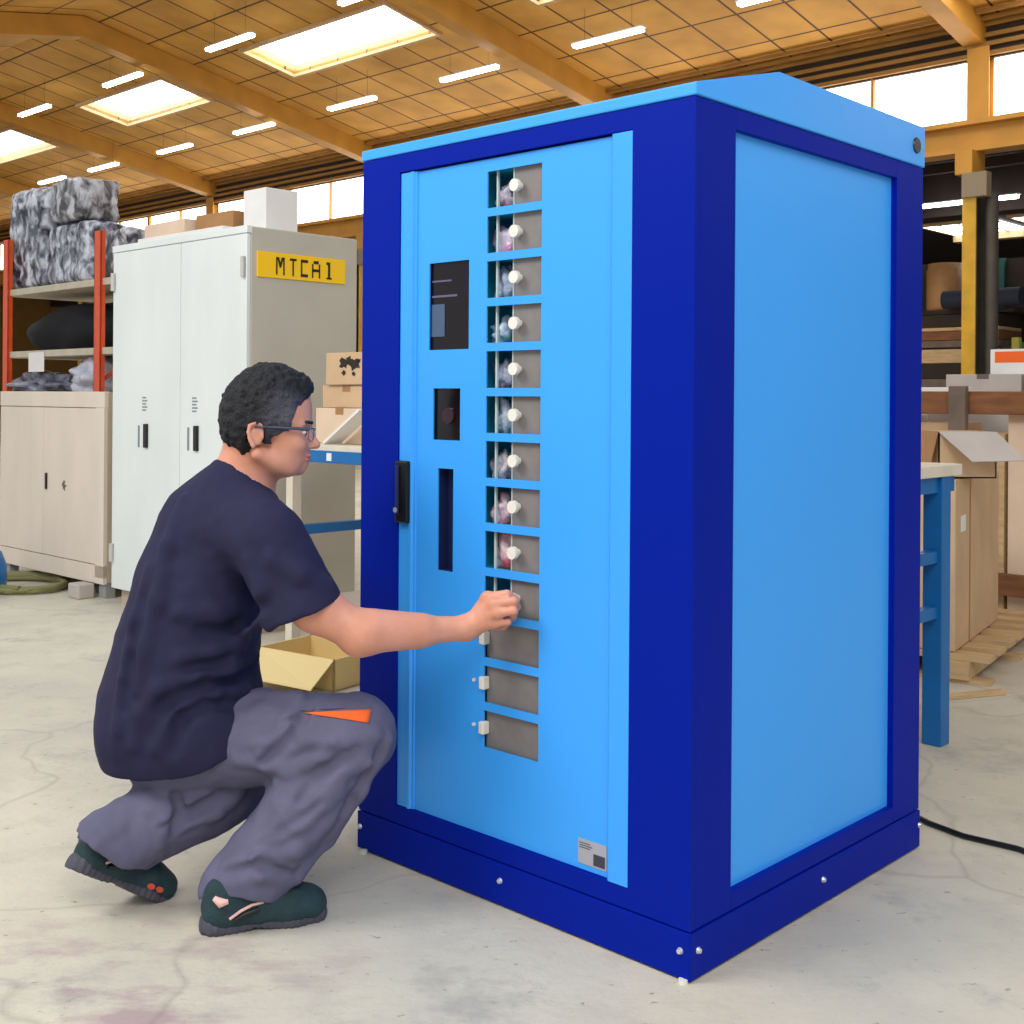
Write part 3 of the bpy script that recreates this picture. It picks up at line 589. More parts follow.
# pallet with a big carton and an open carton on it
pa = thing('wooden_pallet', 'wooden pallet under the big carton at the right edge', 'pallet', W(-.70, 2.93, 0), RZ+.17); 
for x in (0, .42, .86): MB().box(x-.92, x-.82, 0, 1.35, .02, .095).build('bearer', M['wood'], pa)
for i in range(7): MB().box(-.95, .12, .02+i*.2, .13+i*.2, .096, .118).build('deck_board', M['wood'], pa)
for i in range(3): MB().box(-.95, .12, .02+i*.6, .12+i*.6, 0, .019).build('bottom_board', M['wood'], pa)
bigc = thing('carton', 'big tall closed cardboard carton on the pallet at the right, white label on top corner', 'carton', W(-.74, 2.98, .12), RZ+.19)
MB().box(-.62, 0, 0, .92, 0, .73).build('box_body', M['cardboard'], bigc, bevel=.006)
MB().box(.0, .0015, .27, .29, 0.0, .73).build('seam', M['cardboard_dark'], bigc)
MB().box(.0, .0015, .10, .19, .50, .57).build('white_label', M['white_card'], bigc)
def slab(pts, t, name, m, par):
    P = [Vector(p) for p in pts]; n = (P[1]-P[0]).cross(P[2]-P[0]).normalized()*t; k = len(P)
    return MB().add(P+[p+n for p in P], [tuple(range(k))[::-1], tuple(range(k, 2*k))]+[(i, (i+1) % k, k+(i+1) % k, k+i) for i in range(k)]).build(name, m, par)
fb = thing('open_carton', 'open pale cardboard carton with a wide flap hanging over its front, on the big carton', 'carton', Vector((1.835, 5.20, .853)), 0)
MB().box(0, .25, 0, .006, 0, .20).box(0, .25, .22, .226, 0, .20).box(0, .006, 0, .22, 0, .20).box(.244, .25, 0, .22, 0, .20).box(0, .25, 0, .22, 0, .006).build('box_body', M['cardboard'], fb)
slab([(0, -.001, .20), (.25, -.001, .20), (.315, -.14, .085), (.09, -.15, .079)], .004, 'flap', M['carton_grey'], fb)
slab([(-.001, 0, .20), (-.001, .22, .20), (-.035, .22, .05), (-.035, .0, .05)], .004, 'flap', M['cardboard_dark'], fb)
# broken stick of wood on the floor
o = MB().box(0, .30, 0, .035, 0, .02).build('wood_stick', M['wood'], None, .003, loc=W(-.62, 2.62, 0), rot=RZ+1.1); tag(o, 'short wooden stick on the floor beside the pallet', 'stick')
# brown crate rail and post
cr = thing('wooden_crate', 'open brown wooden crate frame behind the open carton, thick rail and grey post', 'crate', W(-2.3, 4.75, 0))
MB().box(0, 2.2, 0, .06, 1.11, 1.24).build('rail', M['wood_brown'], cr, bevel=.006)
MB().box(0, 2.2, 0, .06, .1, .22).build('rail', M['wood_brown'], cr, bevel=.006)
for x in (.77, 1.9): MB().box(x, x+.10, -.05, -.002, 0, 1.27).build('post', M['wood_grey'], cr, bevel=.005)
MB().box(.0, .08, -.05, -.002, 0, 1.27).build('post', M['wood_grey'], cr, bevel=.005)
xx = -2.25
for i, (w0, h0, mm, txt) in enumerate([(.36, 1.10, 'white_card', 'whitish'), (.34, 1.06, 'cardboard', 'tan'), (.30, 1.0, 'wood', 'brownish'), (.28, 1.12, 'cardboard2', 'pale pinkish'), (.30, 1.10, 'cardboard', 'light tan'), (.34, 1.14, 'cardboard_dark', 'orange brown')]):
    boxthing('carton', 'tall %s carton standing inside the crate behind the brown rail' % txt, 'carton', W(xx, 4.86, 0), w0-.02, .42, h0, M[mm]); xx += w0
boxthing('carton', 'low red-printed white carton lying on cartons left of the crate post', 'carton', W(-2.1, 4.9, 1.145), .5, .3, .12, M['white_card'])
st = thing('strapped_case', 'large pale strapped case under the two grey cartons, behind the brown rail', 'case', W(-2.3, 5.4, 0))
MB().box(0, 2.4, 0, .5, 0, 1.20).build('box_body', M['carton_grey'], st, bevel=.01)
MB().box(0, 2.4, -.004, 0, .56, .62).build('strap', M['wood_grey'], st)
boxthing('carton', 'grey carton with dark lid edge, left of the pair behind the brown rail', 'carton', W(-1.86, 5.42, 1.202), .47, .4, .15, M['carton_grey'], tape=M['wood_grey'])
boxthing('carton', 'grey carton with dark lid edge, right of the pair behind the brown rail', 'carton', W(-1.36, 5.42, 1.202), .52, .4, .15, M['carton_grey'], tape=M['wood_grey'])
o = boxthing('carton', 'white carton with an orange band at the right edge, above the grey cartons', 'carton', W(-1.66, 5.62, 1.353), .55, .3, .16, M['white_card'])
MB().box(.03, .56, -.002, 0, .075, .145).build('orange_band', M['stripe_orange'], o)
# storage racks in the dark annex
ar = thing('storage_rack', 'dark timber rack in the annex, left of the yellow column', 'rack', W(-8.4, 15, 0))
for x in (0, 2.72): MB().box(x, x+.08, 0, .08, 0, 3.3).build('upright', M['green'], ar); MB().box(x, x+.08, .9, .98, 0, 3.3).build('upright', M['green'], ar)
for z in (.6, 1.3, 1.95, 2.5): MB().box(-.1, 3.3, 0, 1, z-.06, z).build('shelf', M['brown_dark'], ar)
MB().box(-.4, 3.6, 1.0, 1.04, 0, 3.3).build('back_panel', M['brown_dark'], ar)
i = 0
for z, h, mm, txt, x0 in [(1.302, .2, 'wood_grey', 'grey plank stack on the lowest board shelf', -8.3), (1.505, .22, 'brown_dark', 'dark plank stack above the lowest shelf', -8.3), (1.73, .20, 'wood', 'pale tan board stack at mid height', -8.3),
        (1.955, .10, 'wood_grey', 'thin greyish boards at the middle shelf', -8.3), (2.06, .13, 'wood_brown', 'brown timber layer above the middle shelf', -8.3), (2.195, .05, 'wood', 'single thin pale board above brown timber', -8.3), (2.25, .18, 'brown_dark', 'dark timber under the drum', -8.3)]:
    o = MB().box(0, 3.0, -.05, .8, 0, h).build('board_stack', M[mm], None, .01, loc=W(x0, 15, z), rot=RZ); tag(o, txt+', left of the yellow column', 'boards')
o = lathe([(0, 0), (.26, 0), (.27, .05), (.27, .6), (.25, .62), (.25, .70), (0, .72)]).build('cardboard_drum', M['cardboard_dark'], None, loc=W(-6.22, 15.3, 2.502)); tag(o, 'tan cardboard drum standing high on the annex rack', 'drum')
q = MB(); q.tube([(0, 0, .13), (1.1, 0, .13)], .13, 14); o = q.build('fabric_roll', mat('dark_navy_roll', (28, 34, 52), .8), None, loc=W(-6.05, 14.86, 2.502), rot=RZ); tag(o, 'dark navy roll lying on the annex rack beside the tan drum', 'roll')
ar2 = thing('storage_rack', 'dark rack in the annex right of the drain pipe, at the right edge', 'rack', W(-4.4, 15.4, 0))
for x in (0, 3.0): MB().box(x, x+.08, 0, .08, 0, 3.4).build('upright', M['steel_dark'], ar2)
for z in (1.3, 2.0, 2.6): MB().box(-.1, 3.2, 0, 1, z-.08, z).build('shelf', M['brown_dark'], ar2)
MB().box(-.1, 3.2, 1.0, 1.04, 0, 3.4).build('back_panel', M['brown_dark'], ar2)
for z, r, x, txt in ((2.62, .12, -4.2, 'upper'), (2.02, .10, -4.1, 'lower')):
    for k in range(3):
        q = MB(); q.tube([(0, 0, r), (2.4, 0, r)], r, 12); o = q.build('steel_pipe', M['steel_dark'], None, loc=W(x, 15.5+k*.27, z), rot=RZ); tag(o, 'grey steel pipe on the %s shelf at the right edge, %s of three' % (txt, ['front', 'middle', 'rear'][k]), 'pipe', 'pipes on the annex rack')
gf = thing('metal_trolley', 'green and yellow metal frame trolley behind the orange-banded carton', 'trolley', W(-2.52, 8.2, 0))
for x in (0, .5, 1.0): MB().box(x, x+.06, 0, .06, 0, 1.72).build('post', M['green'] if x else mat('mustard', (150, 140, 44), .6), gf)
for z in (.3, 1.0, 1.62): MB().box(0, 1.06, .06, .1, z, z+.06).build('rail', M['green'], gf)
# cable on the floor
q = MB(); q.tube([tuple(W(-.3, 1.35, .008)), tuple(W(-.05, 1.22, .008)), tuple(W(.06, 1.19, .008)), tuple(W(.2, 1.20, .008)), tuple(W(.32, 1.17, .008)), tuple(W(.6, 1.1, .008))], .008, 8)
o = q.build('floor_cable', M['black']); tag(o, 'thin black cable running over the floor from behind the machine', 'cable')

# ------------------------------------------------------------------ the crouching man
class Field:
    def __init__(s, lo, hi, h):
        s.lo = np.array(lo, float); s.h = h; s.n = np.ceil((np.array(hi)-s.lo)/h).astype(int)+1
        s.d = np.full(s.n, .08, np.float32); s.ax = [s.lo[i]+np.arange(s.n[i])*h for i in range(3)]
    def reg(s, lo, hi):
        a = np.clip(np.floor((np.array(lo)-s.lo)/s.h).astype(int), 0, s.n-1); b = np.clip(np.ceil((np.array(hi)-s.lo)/s.h).astype(int)+1, 1, s.n)
        sl = tuple(slice(int(a[i]), max(int(b[i]), int(a[i])+1)) for i in range(3))
        X, Y, Z = np.meshgrid(*[s.ax[i][sl[i]].astype(np.float32) for i in range(3)], indexing='ij'); return sl, np.stack([X, Y, Z], -1)
    def comb(s, lo, hi, fn, k, mode='u', pad=.03):
        p = pad+k; sl, P = s.reg(np.array(lo)-p, np.array(hi)+p)
        if P.size == 0: return
        b = fn(P); a = s.d[sl]
        if mode == 'i': b = -b
        if mode == 'u':
            if k <= 0: r = np.minimum(a, b)
            else: h = np.maximum(k-np.abs(a-b), 0)/k; r = np.minimum(a, b)-h*h*k*.25
        else:      # subtract / intersect complement
            b = -b
            if k <= 0: r = np.maximum(a, b)
            else: h = np.maximum(k-np.abs(a-b), 0)/k; r = np.maximum(a, b)+h*h*k*.25
        s.d[sl] = r
    def rc(s, a, b, ra, rb, k=.02, mode='u', lat=None, sq=1.0):
        a = np.array(a, float); b = np.array(b, float)
        def fn(P):
            l = None if lat is None else np.array(lat, float)/np.linalg.norm(lat)
            A, B = a, b; Q = P
            if l is not None:
                Q = P-((1-sq)*((P-a) @ l))[..., None]*l; B = b-(1-sq)*np.dot(b-a, l)*l
            ba = B-A; t = np.clip(((Q-A) @ ba)/max(np.dot(ba, ba), 1e-9), 0, 1)
            return (np.linalg.norm(Q-A-t[..., None]*ba, axis=-1)-(ra+(rb-ra)*t)).astype(np.float32)
        R = max(ra, rb)/(min(sq, 1) if lat is not None else 1)
        s.comb(np.minimum(a, b)-R, np.maximum(a, b)+R, fn, k, mode)
    def ell(s, c, r, R=None, k=.02, mode='u'):
        c = np.array(c, float); r = np.array(r, float); R = np.eye(3) if R is None else np.array(R, float)
        def fn(P):
            Q = (P-c) @ R; k0 = np.linalg.norm(Q/r, axis=-1); k1 = np.linalg.norm(Q/(r*r), axis=-1); return (k0*(k0-1)/np.maximum(k1, 1e-6)).astype(np.float32)
        m = r.max(); s.comb(c-m, c+m, fn, k, mode)
    def chain(s, pts, rs, **kw):
        for i in range(len(pts)-1): s.rc(pts[i], pts[i+1], rs[i], rs[i+1], **kw)
    def cut(s, p, n, k=.004):     # keep the side the normal n points away from
        n = np.array(n, float); n /= np.linalg.norm(n); sl, P = s.reg(s.lo, s.lo+s.n*s.h)
        b = ((P-np.array(p)) @ n).astype(np.float32); h = np.maximum(k-np.abs(s.d-b), 0)/k; s.d = np.maximum(s.d, b)+h*h*k*.25
    def warp(s, fn):
        near = np.abs(s.d) < .04; idx = np.argwhere(near); P = s.lo+idx*s.h; s.d[near] += fn(P).astype(np.float32)
    def mesh(s, name, m, parent=None, origin=(0, 0, 0), smooth=1):
        V = s.d; V[[0, -1]] = .05; V[:, [0, -1]] = .05; V[:, :, [0, -1]] = .05
        ins = V < 0; n = V.shape; c = [slice(0, -1), slice(1, None)]
        cnt = np.zeros([x-1 for x in n], np.int8)
        for i in (0, 1):
            for j in (0, 1):
                for k in (0, 1): cnt += ins[c[i], c[j], c[k]]
        act = (cnt > 0) & (cnt < 8); cells = np.argwhere(act); idx = -np.ones(act.shape, np.int64); idx[act] = np.arange(len(cells))
        acc = np.zeros((len(cells), 3)); w = np.zeros(len(cells)); cn = {}
        for i in (0, 1):
            for j in (0, 1):
                for k in (0, 1): cn[i, j, k] = V[cells[:, 0]+i, cells[:, 1]+j, cells[:, 2]+k].astype(float)
        for (p, q) in [((i, j, k), tuple(x+(1 if t == a else 0) for t, x in enumerate((i, j, k)))) for i in (0, 1) for j in (0, 1) for k in (0, 1) for a in range(3) if (i, j, k)[a] == 0]:
            va, vb = cn[p], cn[q]; m_ = (va < 0) != (vb < 0); t = np.where(m_, va/np.where(m_, va-vb, 1), 0)
            pt = np.array(p)+t[:, None]*(np.array(q)-np.array(p)); acc += pt*m_[:, None]; w += m_
        P = s.lo+(cells+acc/w[:, None])*s.h; faces = []
        for a in range(3):
            b_, c_ = (a+1) % 3, (a+2) % 3
            sl0 = [slice(0, None)]*3; sl1 = [slice(0, None)]*3; sl0[a] = slice(0, -1); sl1[a] = slice(1, None)
            A = ins[tuple(sl0)]; B = ins[tuple(sl1)]; e = np.argwhere(A != B); e = e[(e[:, b_] > 0) & (e[:, c_] > 0)]
            f = A[e[:, 0], e[:, 1], e[:, 2]]; db = np.eye(3, dtype=int)[b_]; dc = np.eye(3, dtype=int)[c_]
            g = lambda o: idx[tuple((e-o).T)]
            q = np.stack([g(0*db), g(db), g(db+dc), g(dc)], 1); q[~f] = q[~f][:, ::-1]; faces.append(q)
        F = np.concatenate(faces); F = F[(F >= 0).all(1)]
        for _ in range(smooth):
            E_ = np.concatenate([F[:, [0, 1]], F[:, [1, 2]], F[:, [2, 3]], F[:, [3, 0]]]); S_ = np.zeros_like(P); Cc = np.zeros(len(P))
            for d_ in range(3): S_[:, d_] = np.bincount(E_[:, 0], P[E_[:, 1], d_], len(P))+np.bincount(E_[:, 1], P[E_[:, 0], d_], len(P))
            Cc = np.bincount(E_[:, 0], minlength=len(P))+np.bincount(E_[:, 1], minlength=len(P)); P = .5*P+.5*S_/np.maximum(Cc, 1)[:, None]
        P = P-np.array(origin)
        me = bpy.data.meshes.new(name); me.vertices.add(len(P)); me.vertices.foreach_set('co', P.astype(np.float32).ravel())
        me.loops.add(F.size); me.loops.foreach_set('vertex_index', F.astype(np.int32).ravel()); me.polygons.add(len(F))
        me.polygons.foreach_set('loop_start', np.arange(0, F.size, 4, dtype=np.int32)); me.update(calc_edges=True); me.validate()
        me.polygons.foreach_set('use_smooth', np.ones(len(me.polygons), bool)); me.materials.append(m)
        o = bpy.data.objects.new(name, me); COL.objects.link(o)
        if parent: o.parent = parent
        return o
def A3(px, py, Y): return np.array(at(px, py, Y))
def unit(v): v = np.array(v, float); return v/np.linalg.norm(v)
OR = np.array((-.68, 2.84, 0))
YAW = math.radians(22); FWD = np.array((math.cos(YAW), math.sin(YAW), 0)); RGT = np.array((math.sin(YAW), -math.cos(YAW), 0))
# joints
shR, elR, wrR = A3(263, 532, 2.72), A3(362, 634, 2.69), A3(465, 628, 2.775)
hpR, knR, akR = A3(208, 738, 2.86), A3(356, 733, 2.80), A3(252, 877, 2.74)
hpL, knL, akL = A3(190, 735, 3.05), A3(296, 745, 3.03), A3(122, 840, 2.79)
shL, elL, haL = np.array((-.72, 3.08, .92)), np.array((-.70, 3.19, .66)), np.array((-.74, 3.0, .50))
ntop = A3(247, 452, 2.885); nbase = A3(236, 487, 2.89)
# head frame
hy, hp = math.radians(9), math.radians(3)
hx = np.array((math.cos(hy)*math.cos(hp), math.sin(hy)*math.cos(hp), -math.sin(hp))); hl = unit(np.cross((0, 0, 1), hx)); hz = np.cross(hx, hl); HR = np.stack([hx, hl, hz], 1)
HO = A3(258.5, 434, 2.875)
def H(x, y, z): return HO+HR @ np.array((x, y, z), float)
K = 1.03
bd_ = Field((-1.02, 2.58, .02), (.06, 3.28, 1.30), .0034)
# --- hand first (low blend radii), close to the machine's front plane
fp = lambda px, py, off: None
def face_pt(px, py, off=0.0):      # point on the line of sight, off metres in front of the machine's front
    d = at(px, py, 1)-Vector((0, 0, CAM_H)); C0 = Vector((0, 0, CAM_H)); t = EV.dot(ORG-EV*off-C0)/EV.dot(d); return np.array(C0+d*t)
wr = face_pt(466, 630, .075); 
kn = [face_pt(487, 597, .062), face_pt(494, 604, .068), face_pt(497, 613, .068), face_pt(495, 623, .062)]
pp = [face_pt(507, 594, .045), face_pt(514, 601, .048), face_pt(514, 611, .05), face_pt(508, 622, .05)]
dp = [face_pt(516, 600, .022), face_pt(517, 607, .024), face_pt(513, 617, .028), face_pt(504, 627, .030)]
tp = [face_pt(513, 607, .006), face_pt(509, 612, .010), face_pt(502, 620, .014), face_pt(494, 628, .018)]
rr = [.0100, .0102, .0098, .0086]
fh = bd_
for a, b_, c_, d_, r in zip(kn, pp, dp, tp, rr):
    fh.rc(a, b_, r*1.10, r, k=.003); fh.rc(b_, c_, r*1.02, r*.92, k=.002); fh.rc(c_, d_, r*.92, r*.8, k=.002)
th = [face_pt(478, 618, .045), face_pt(492, 604, .030), face_pt(503, 602, .016), face_pt(510, 604, .008)]
fh.chain(th, [.014, .0125, .011, .009], k=.004)
for a, r in zip(kn, (.0125, .0135, .013, .0115)): fh.rc(wr+(a-wr)*.18, a, .0175, r, k=.012)
fh.rc(face_pt(474, 622, .062), face_pt(489, 610, .048), .019, .014, k=.012)
# --- arm
fw = wrR
bd_.rc(elR, fw+(wr-fw)*.1, .041, .027, k=.02); bd_.rc(elR+(fw-elR)*.12+np.array((0, 0, .008)), elR+(fw-elR)*.55, .046, .037, k=.02); bd_.rc(fw, wr+(kn[2]-wr)*.15, .026, .022, k=.015)
bd_.chain([shR+np.array((0, .01, -.01)), A3(316, 607, 2.695), elR], [.052, .053, .044], k=.025); bd_.rc(elR+np.array((-.012, 0, -.012)), elR, .034, .038, k=.02)
# left arm
bd_.chain([shL, elL, haL], [.055, .042, .028], k=.02)
for q in range(4): bd_.rc(haL, haL+np.array((.03+.012*q, -.03+.012*q, -.05)), .011, .008, k=.006)
bd_.rc(haL, haL+np.array((.045, -.035, -.01)), .012, .009, k=.006)
# torso and legs inside the clothes
tm = [A3(225, 545, 2.92), A3(203, 600, 2.92), A3(188, 660, 2.93), A3(185, 720, 2.94)]
bd_.chain(tm, [.10, .11, .11, .11], k=.04, lat=RGT, sq=.8); bd_.chain([shR+np.array((0, .02, -.02)), nbase, shL], [.045, .055, .045], k=.03)
bd_.chain([hpR, knR, akR], [.085, .058, .038], k=.03); bd_.chain([hpL, knL, akL], [.085, .058, .038], k=.03)
# neck
bd_.rc(nbase+np.array((.0, 0, -.02)), ntop+np.array((.008, 0, .03)), .068, .056, k=.03)
bd_.rc(A3(256, 494, 2.90), H(.012, 0, -.055), .045, .040, k=.02)
# head
bd_.ell(H(.018, 0, .062), (.104, .080, .098), HR, k=.02)
bd_.ell(H(-.028, 0, .03), (.055, .066, .065), HR, k=.03)
bd_.ell(H(.066, 0, -.008), (.056, .060, .085), HR, k=.025)
bd_.ell(H(.052, 0, -.055), (.052, .052, .038), HR, k=.03)            # jaw
for sgn in (1, -1):
    bd_.rc(H(.004, .060*sgn, -.045), H(.075, .026*sgn, -.078), .016, .014, k=.02)   # jaw line
    bd_.ell(H(.088, .036*sgn, -.018), (.022, .022, .018), HR, k=.018)   # cheekbone
    bd_.rc(H(.112, .012*sgn, .032), H(.098, .044*sgn, .028), .0085, .0075, k=.012)  # brow
bd_.rc(H(.096, 0, -.074), H(.100, 0, -.077), .017, .015, k=.015)       # chin
bd_.rc(H(.108, 0, -.050), H(.110, 0, -.060), .012, .011, k=.014)
for sgn in (1, -1): bd_.ell(H(.113, .031*sgn, .012), (.016, .017, .012), HR, k=.012, mode='s')   # eye sockets
bd_.rc(H(.114, 0, .018), H(.134, 0, -.016), .0075, .0105, k=.010)       # nose
bd_.rc(H(.126, 0, -.018), H(.137, 0, -.019), .011, .0095, k=.006)
for sgn in (1, -1): bd_.ell(H(.124, .0125*sgn, -.022), (.010, .0065, .0075), HR, k=.005)
bd_.ell(H(.117, 0, -.0445), (.0085, .022, .0052), HR, k=.004); bd_.ell(H(.115, 0, -.0545), (.0085, .020, .0056), HR, k=.004)
bd_.rc(H(.124, -.018, -.0495), H(.124, .018, -.0495), .0018, .0018, k=.003, mode='s')
for sgn in (1, -1): bd_.ell(H(.100, .031*sgn, .011), (.0125, .0125, .0125), HR, k=.003)
# ears
for sgn in (1, -1):
    e = lambda x, z, y=0: H(x, (.076+y)*sgn, z)
    bd_.ell(e(0, .002), (.017, .006, .028), HR, k=.006)
    ring = [(-.004, .030), (-.016, .022), (-.019, .006), (-.014, -.012), (-.006, -.026)]
    pts = [e(.012, .022, .004)]+[e(x, z, .009) for x, z in ring]; bd_.chain(pts, [.0045, .005, .0052, .0048, .0048, .0062], k=.003)
    bd_.ell(e(.003, -.002, .009), (.008, .0065, .013), HR, k=.004, mode='s')
    bd_.rc(e(.012, -.006, .004), e(.012, .002, .004), .0045, .0035, k=.003)
body = bd_.mesh('person', M['skin'], None, OR, smooth=2); body.location = Vector(OR)
tag(body, 'crouching man in navy t-shirt and grey work trousers reaching into a machine compartment', 'person')
# eyes: lips and irises as parts
def small(name, m, prims, lo, hi, h=.0016, parent=body, sm=1, warp=None):
    f = Field(lo, hi, h)
    for p in prims: p(f)
    if warp: f.warp(warp)
    return f.mesh(name, m, parent, OR, sm)
def bb(c, r): return tuple(np.array(c)-r), tuple(np.array(c)+r)
lo, hi = bb(H(.118, 0, -.05), .035)
small('lips', M['lips'], [lambda f: f.ell(H(.1188, 0, -.0448), (.0085, .025, .0050), HR, k=.001), lambda f: f.ell(H(.1168, 0, -.0545), (.0085, .023, .0052), HR, k=.001)], lo, hi, .0013)
for sgn in (1, -1):
    lo, hi = bb(H(.100, .031*sgn, .011), .02)
    small('eye', M['eye_white'], [lambda f: f.ell(H(.1012, .031*sgn, .0105), (.0122, .0122, .007), HR, k=.001)], lo, hi, .0012)
    small('iris', M['eye_dark'], [lambda f: f.ell(H(.1115, .0315*sgn, .0095), (.003, .0055, .0055), HR, k=.001)], lo, hi, .0011)
    lo, hi = bb(H(.11, .03*sgn, .03), .035)
    small('eyebrow', M['hair'], [lambda f: f.rc(H(.1225, .012*sgn, .034), H(.110, .045*sgn, .036), .0048, .0036, k=.001)], lo, hi, .0014)
# hair
hc = H(.018, 0, .062); lo, hi = bb(H(0, 0, .05), .16)
hf = Field(lo, hi, .0026)
hf.ell(H(.021, 0, .063), (.104, .090, .108), HR, k=.01); hf.ell(H(-.022, 0, .03), (.070, .079, .088), HR, k=.03); hf.ell(H(.072, 0, .122), (.046, .055, .030), HR, k=.02)
# remove face, around the ears, and the nape
hf.ell(H(.150, 0, .010), (.085, .13, .098), HR, k=.012, mode='s')
hf.ell(H(.092, 0, -.07), (.105, .12, .098), HR, k=.010, mode='s')
for sgn in (1, -1): hf.ell(H(-.002, .085*sgn, -.012), (.026, .03, .040), HR, k=.006, mode='s')
hf.ell(H(-.012, 0, -.112), (.11, .12, .066), HR, k=.01, mode='s')
for sgn in (1, -1): hf.rc(H(.030, .068*sgn, .03), H(.026, .066*sgn, -.012), .010, .006, k=.012)
hf.warp(lambda P: .0045*noise3(P, 3, 70)+.003*noise3(P, 4, 150))
def hair_mat():
    m = mat('dark_greying_hair', (8, 8, 12), .75, col2=(26, 25, 33), vscale=75, bump=.6, bscale=170); nt = m.node_tree; N = nt.nodes.new; L = nt.links.new; b = nt.nodes['Principled BSDF']
    base = b.inputs['Base Color'].links[0].from_socket; tc = N('ShaderNodeTexCoord'); d = N('ShaderNodeVectorMath'); d.operation = 'DISTANCE'; d.inputs[1].default_value = tuple(H(.062, -.066, .045)-OR); L(tc.outputs['Object'], d.inputs[0])
    r = N('ShaderNodeMapRange'); r.inputs[1].default_value = .075; r.inputs[2].default_value = .02; r.inputs[3].default_value = 0; r.inputs[4].default_value = .55; L(d.outputs['Value'], r.inputs[0])
    x = N('ShaderNodeMix'); x.data_type = 'RGBA'; L(r.outputs[0], x.inputs[0]); L(base, x.inputs[6]); x.inputs[7].default_value = lin(112, 108, 122); L(x.outputs[2], b.inputs['Base Color']); return m
hf.mesh('hair', hair_mat(), body, OR, 1)
# glasses
gl = MB()
for sgn in (1, -1):
    gl.tube([H(-.006, .083*sgn, .018), H(.03, .084*sgn, .020), H(.085, .074*sgn, .020), H(.118, .064*sgn, .019)], [.002, .003, .0036, .004], 8)
    gl.tube([H(.118, .064*sgn, .021), H(.128, .034*sgn, .022), H(.130, .010*sgn, .019)], .0022, 8)
    gl.tube([H(.118, .064*sgn, .021), H(.118, .062*sgn, -.004), H(.126, .036*sgn, -.010), H(.129, .012*sgn, -.004), H(.130, .010*sgn, .018)], .0011, 6)
gl.tube([H(.130, .010, .018), H(.133, 0, .020), H(.130, -.010, .018)], .0018, 8)
gl.v = [tuple(np.array(p)-OR) for p in gl.v]; g = gl.build('glasses', M['glasses'], body)
for sgn in (1, -1):
    P = [H(.118, .062*sgn, .020), H(.128, .034*sgn, .021), H(.130, .012*sgn, .018), H(.129, .013*sgn, -.003), H(.126, .036*sgn, -.009), H(.118, .060*sgn, -.003)]
    slab([tuple(p-OR) for p in P], .0012, 'lens', M['lens'], g)

# --- t-shirt
sf = Field((-1.10, 2.60, .22), (-.34, 3.36, 1.09), .0046)
TC = [A3(214, 535, 2.92), A3(200, 592, 2.92), A3(186, 650, 2.925), A3(172, 705, 2.935), A3(165, 742, 2.94)]
sf.chain(TC, [.138, .147, .157, .166, .150], k=.05, lat=RGT, sq=.80)
sf.chain([A3(250, 528, 2.78), A3(232, 508, 2.90), A3(214, 520, 3.05)], [.088, .088, .088], k=.06)
sf.rc(A3(236, 487, 2.89), A3(240, 474, 2.89), .078, .066, k=.04)
cuff = A3(312, 618, 2.695); sdir = unit(cuff-shR)
cl = elL+(shL-elL)*.25; sf.rc(shL, cl, .075, .072, k=.04)
sf.ell(A3(134, 728, 2.87), (.07, .12, .07), None, k=.05); sf.rc(A3(200, 735, 2.86), A3(165, 745, 2.88), .145, .13, k=.05); sf.rc(A3(212, 700, 2.90), A3(198, 738, 2.85), .112, .130, k=.05)
# sleeve opening and neck opening
cn_ = unit(A3(342, 598, 2.69)-A3(270, 628, 2.69)); cnrm = unit(np.cross(cn_, (0, 1, 0))); cnrm = cnrm if np.dot(cnrm, sdir) > 0 else -cnrm
Pc = A3(306, 613, 2.695)
sl2 = Field((-1.10, 2.60, .22), (-.34, 3.36, 1.09), .0046)
sl2.rc(A3(268, 540, 2.73), Pc, .086, .084, k=.03); sl2.rc(Pc, Pc+sdir*.06, .084, .086, k=.03)
sl2.cut(Pc, cnrm, .004); sl2.rc(Pc-sdir*.015, Pc+sdir*.1, .066, .078, k=.004, mode='s')
hh = np.maximum(.035-np.abs(sf.d-sl2.d), 0)/.035; sf.d = np.minimum(sf.d, sl2.d)-hh*hh*.035*.25
# hem plane through front, near side and back
F_, N_, B_ = A3(254, 688, 2.98), A3(205, 772, 2.72), A3(94, 752, 2.90)
hn = unit(np.cross(N_-F_, B_-F_)); hn = hn if hn[2] < 0 else -hn
sf.cut(F_, hn, .006)
ck0, ck1 = A3(224, 463, 2.89), A3(272, 490, 2.87); ckn = unit(np.cross(ck1-ck0, (0, 1, -.35))); ckn = ckn if ckn[2] > 0 else -ckn; ckc = (ck0+ck1)/2
sf.comb(ckc-.14, ckc+.14, lambda P: np.maximum(-((P-ckc) @ ckn), np.linalg.norm(P-ckc-ckn*.06, axis=-1)-.13).astype(np.float32), .006, 's', pad=0)
sf.rc(ckc-ckn*.012, ckc+ckn*.1, .060, .066, k=.004, mode='s')
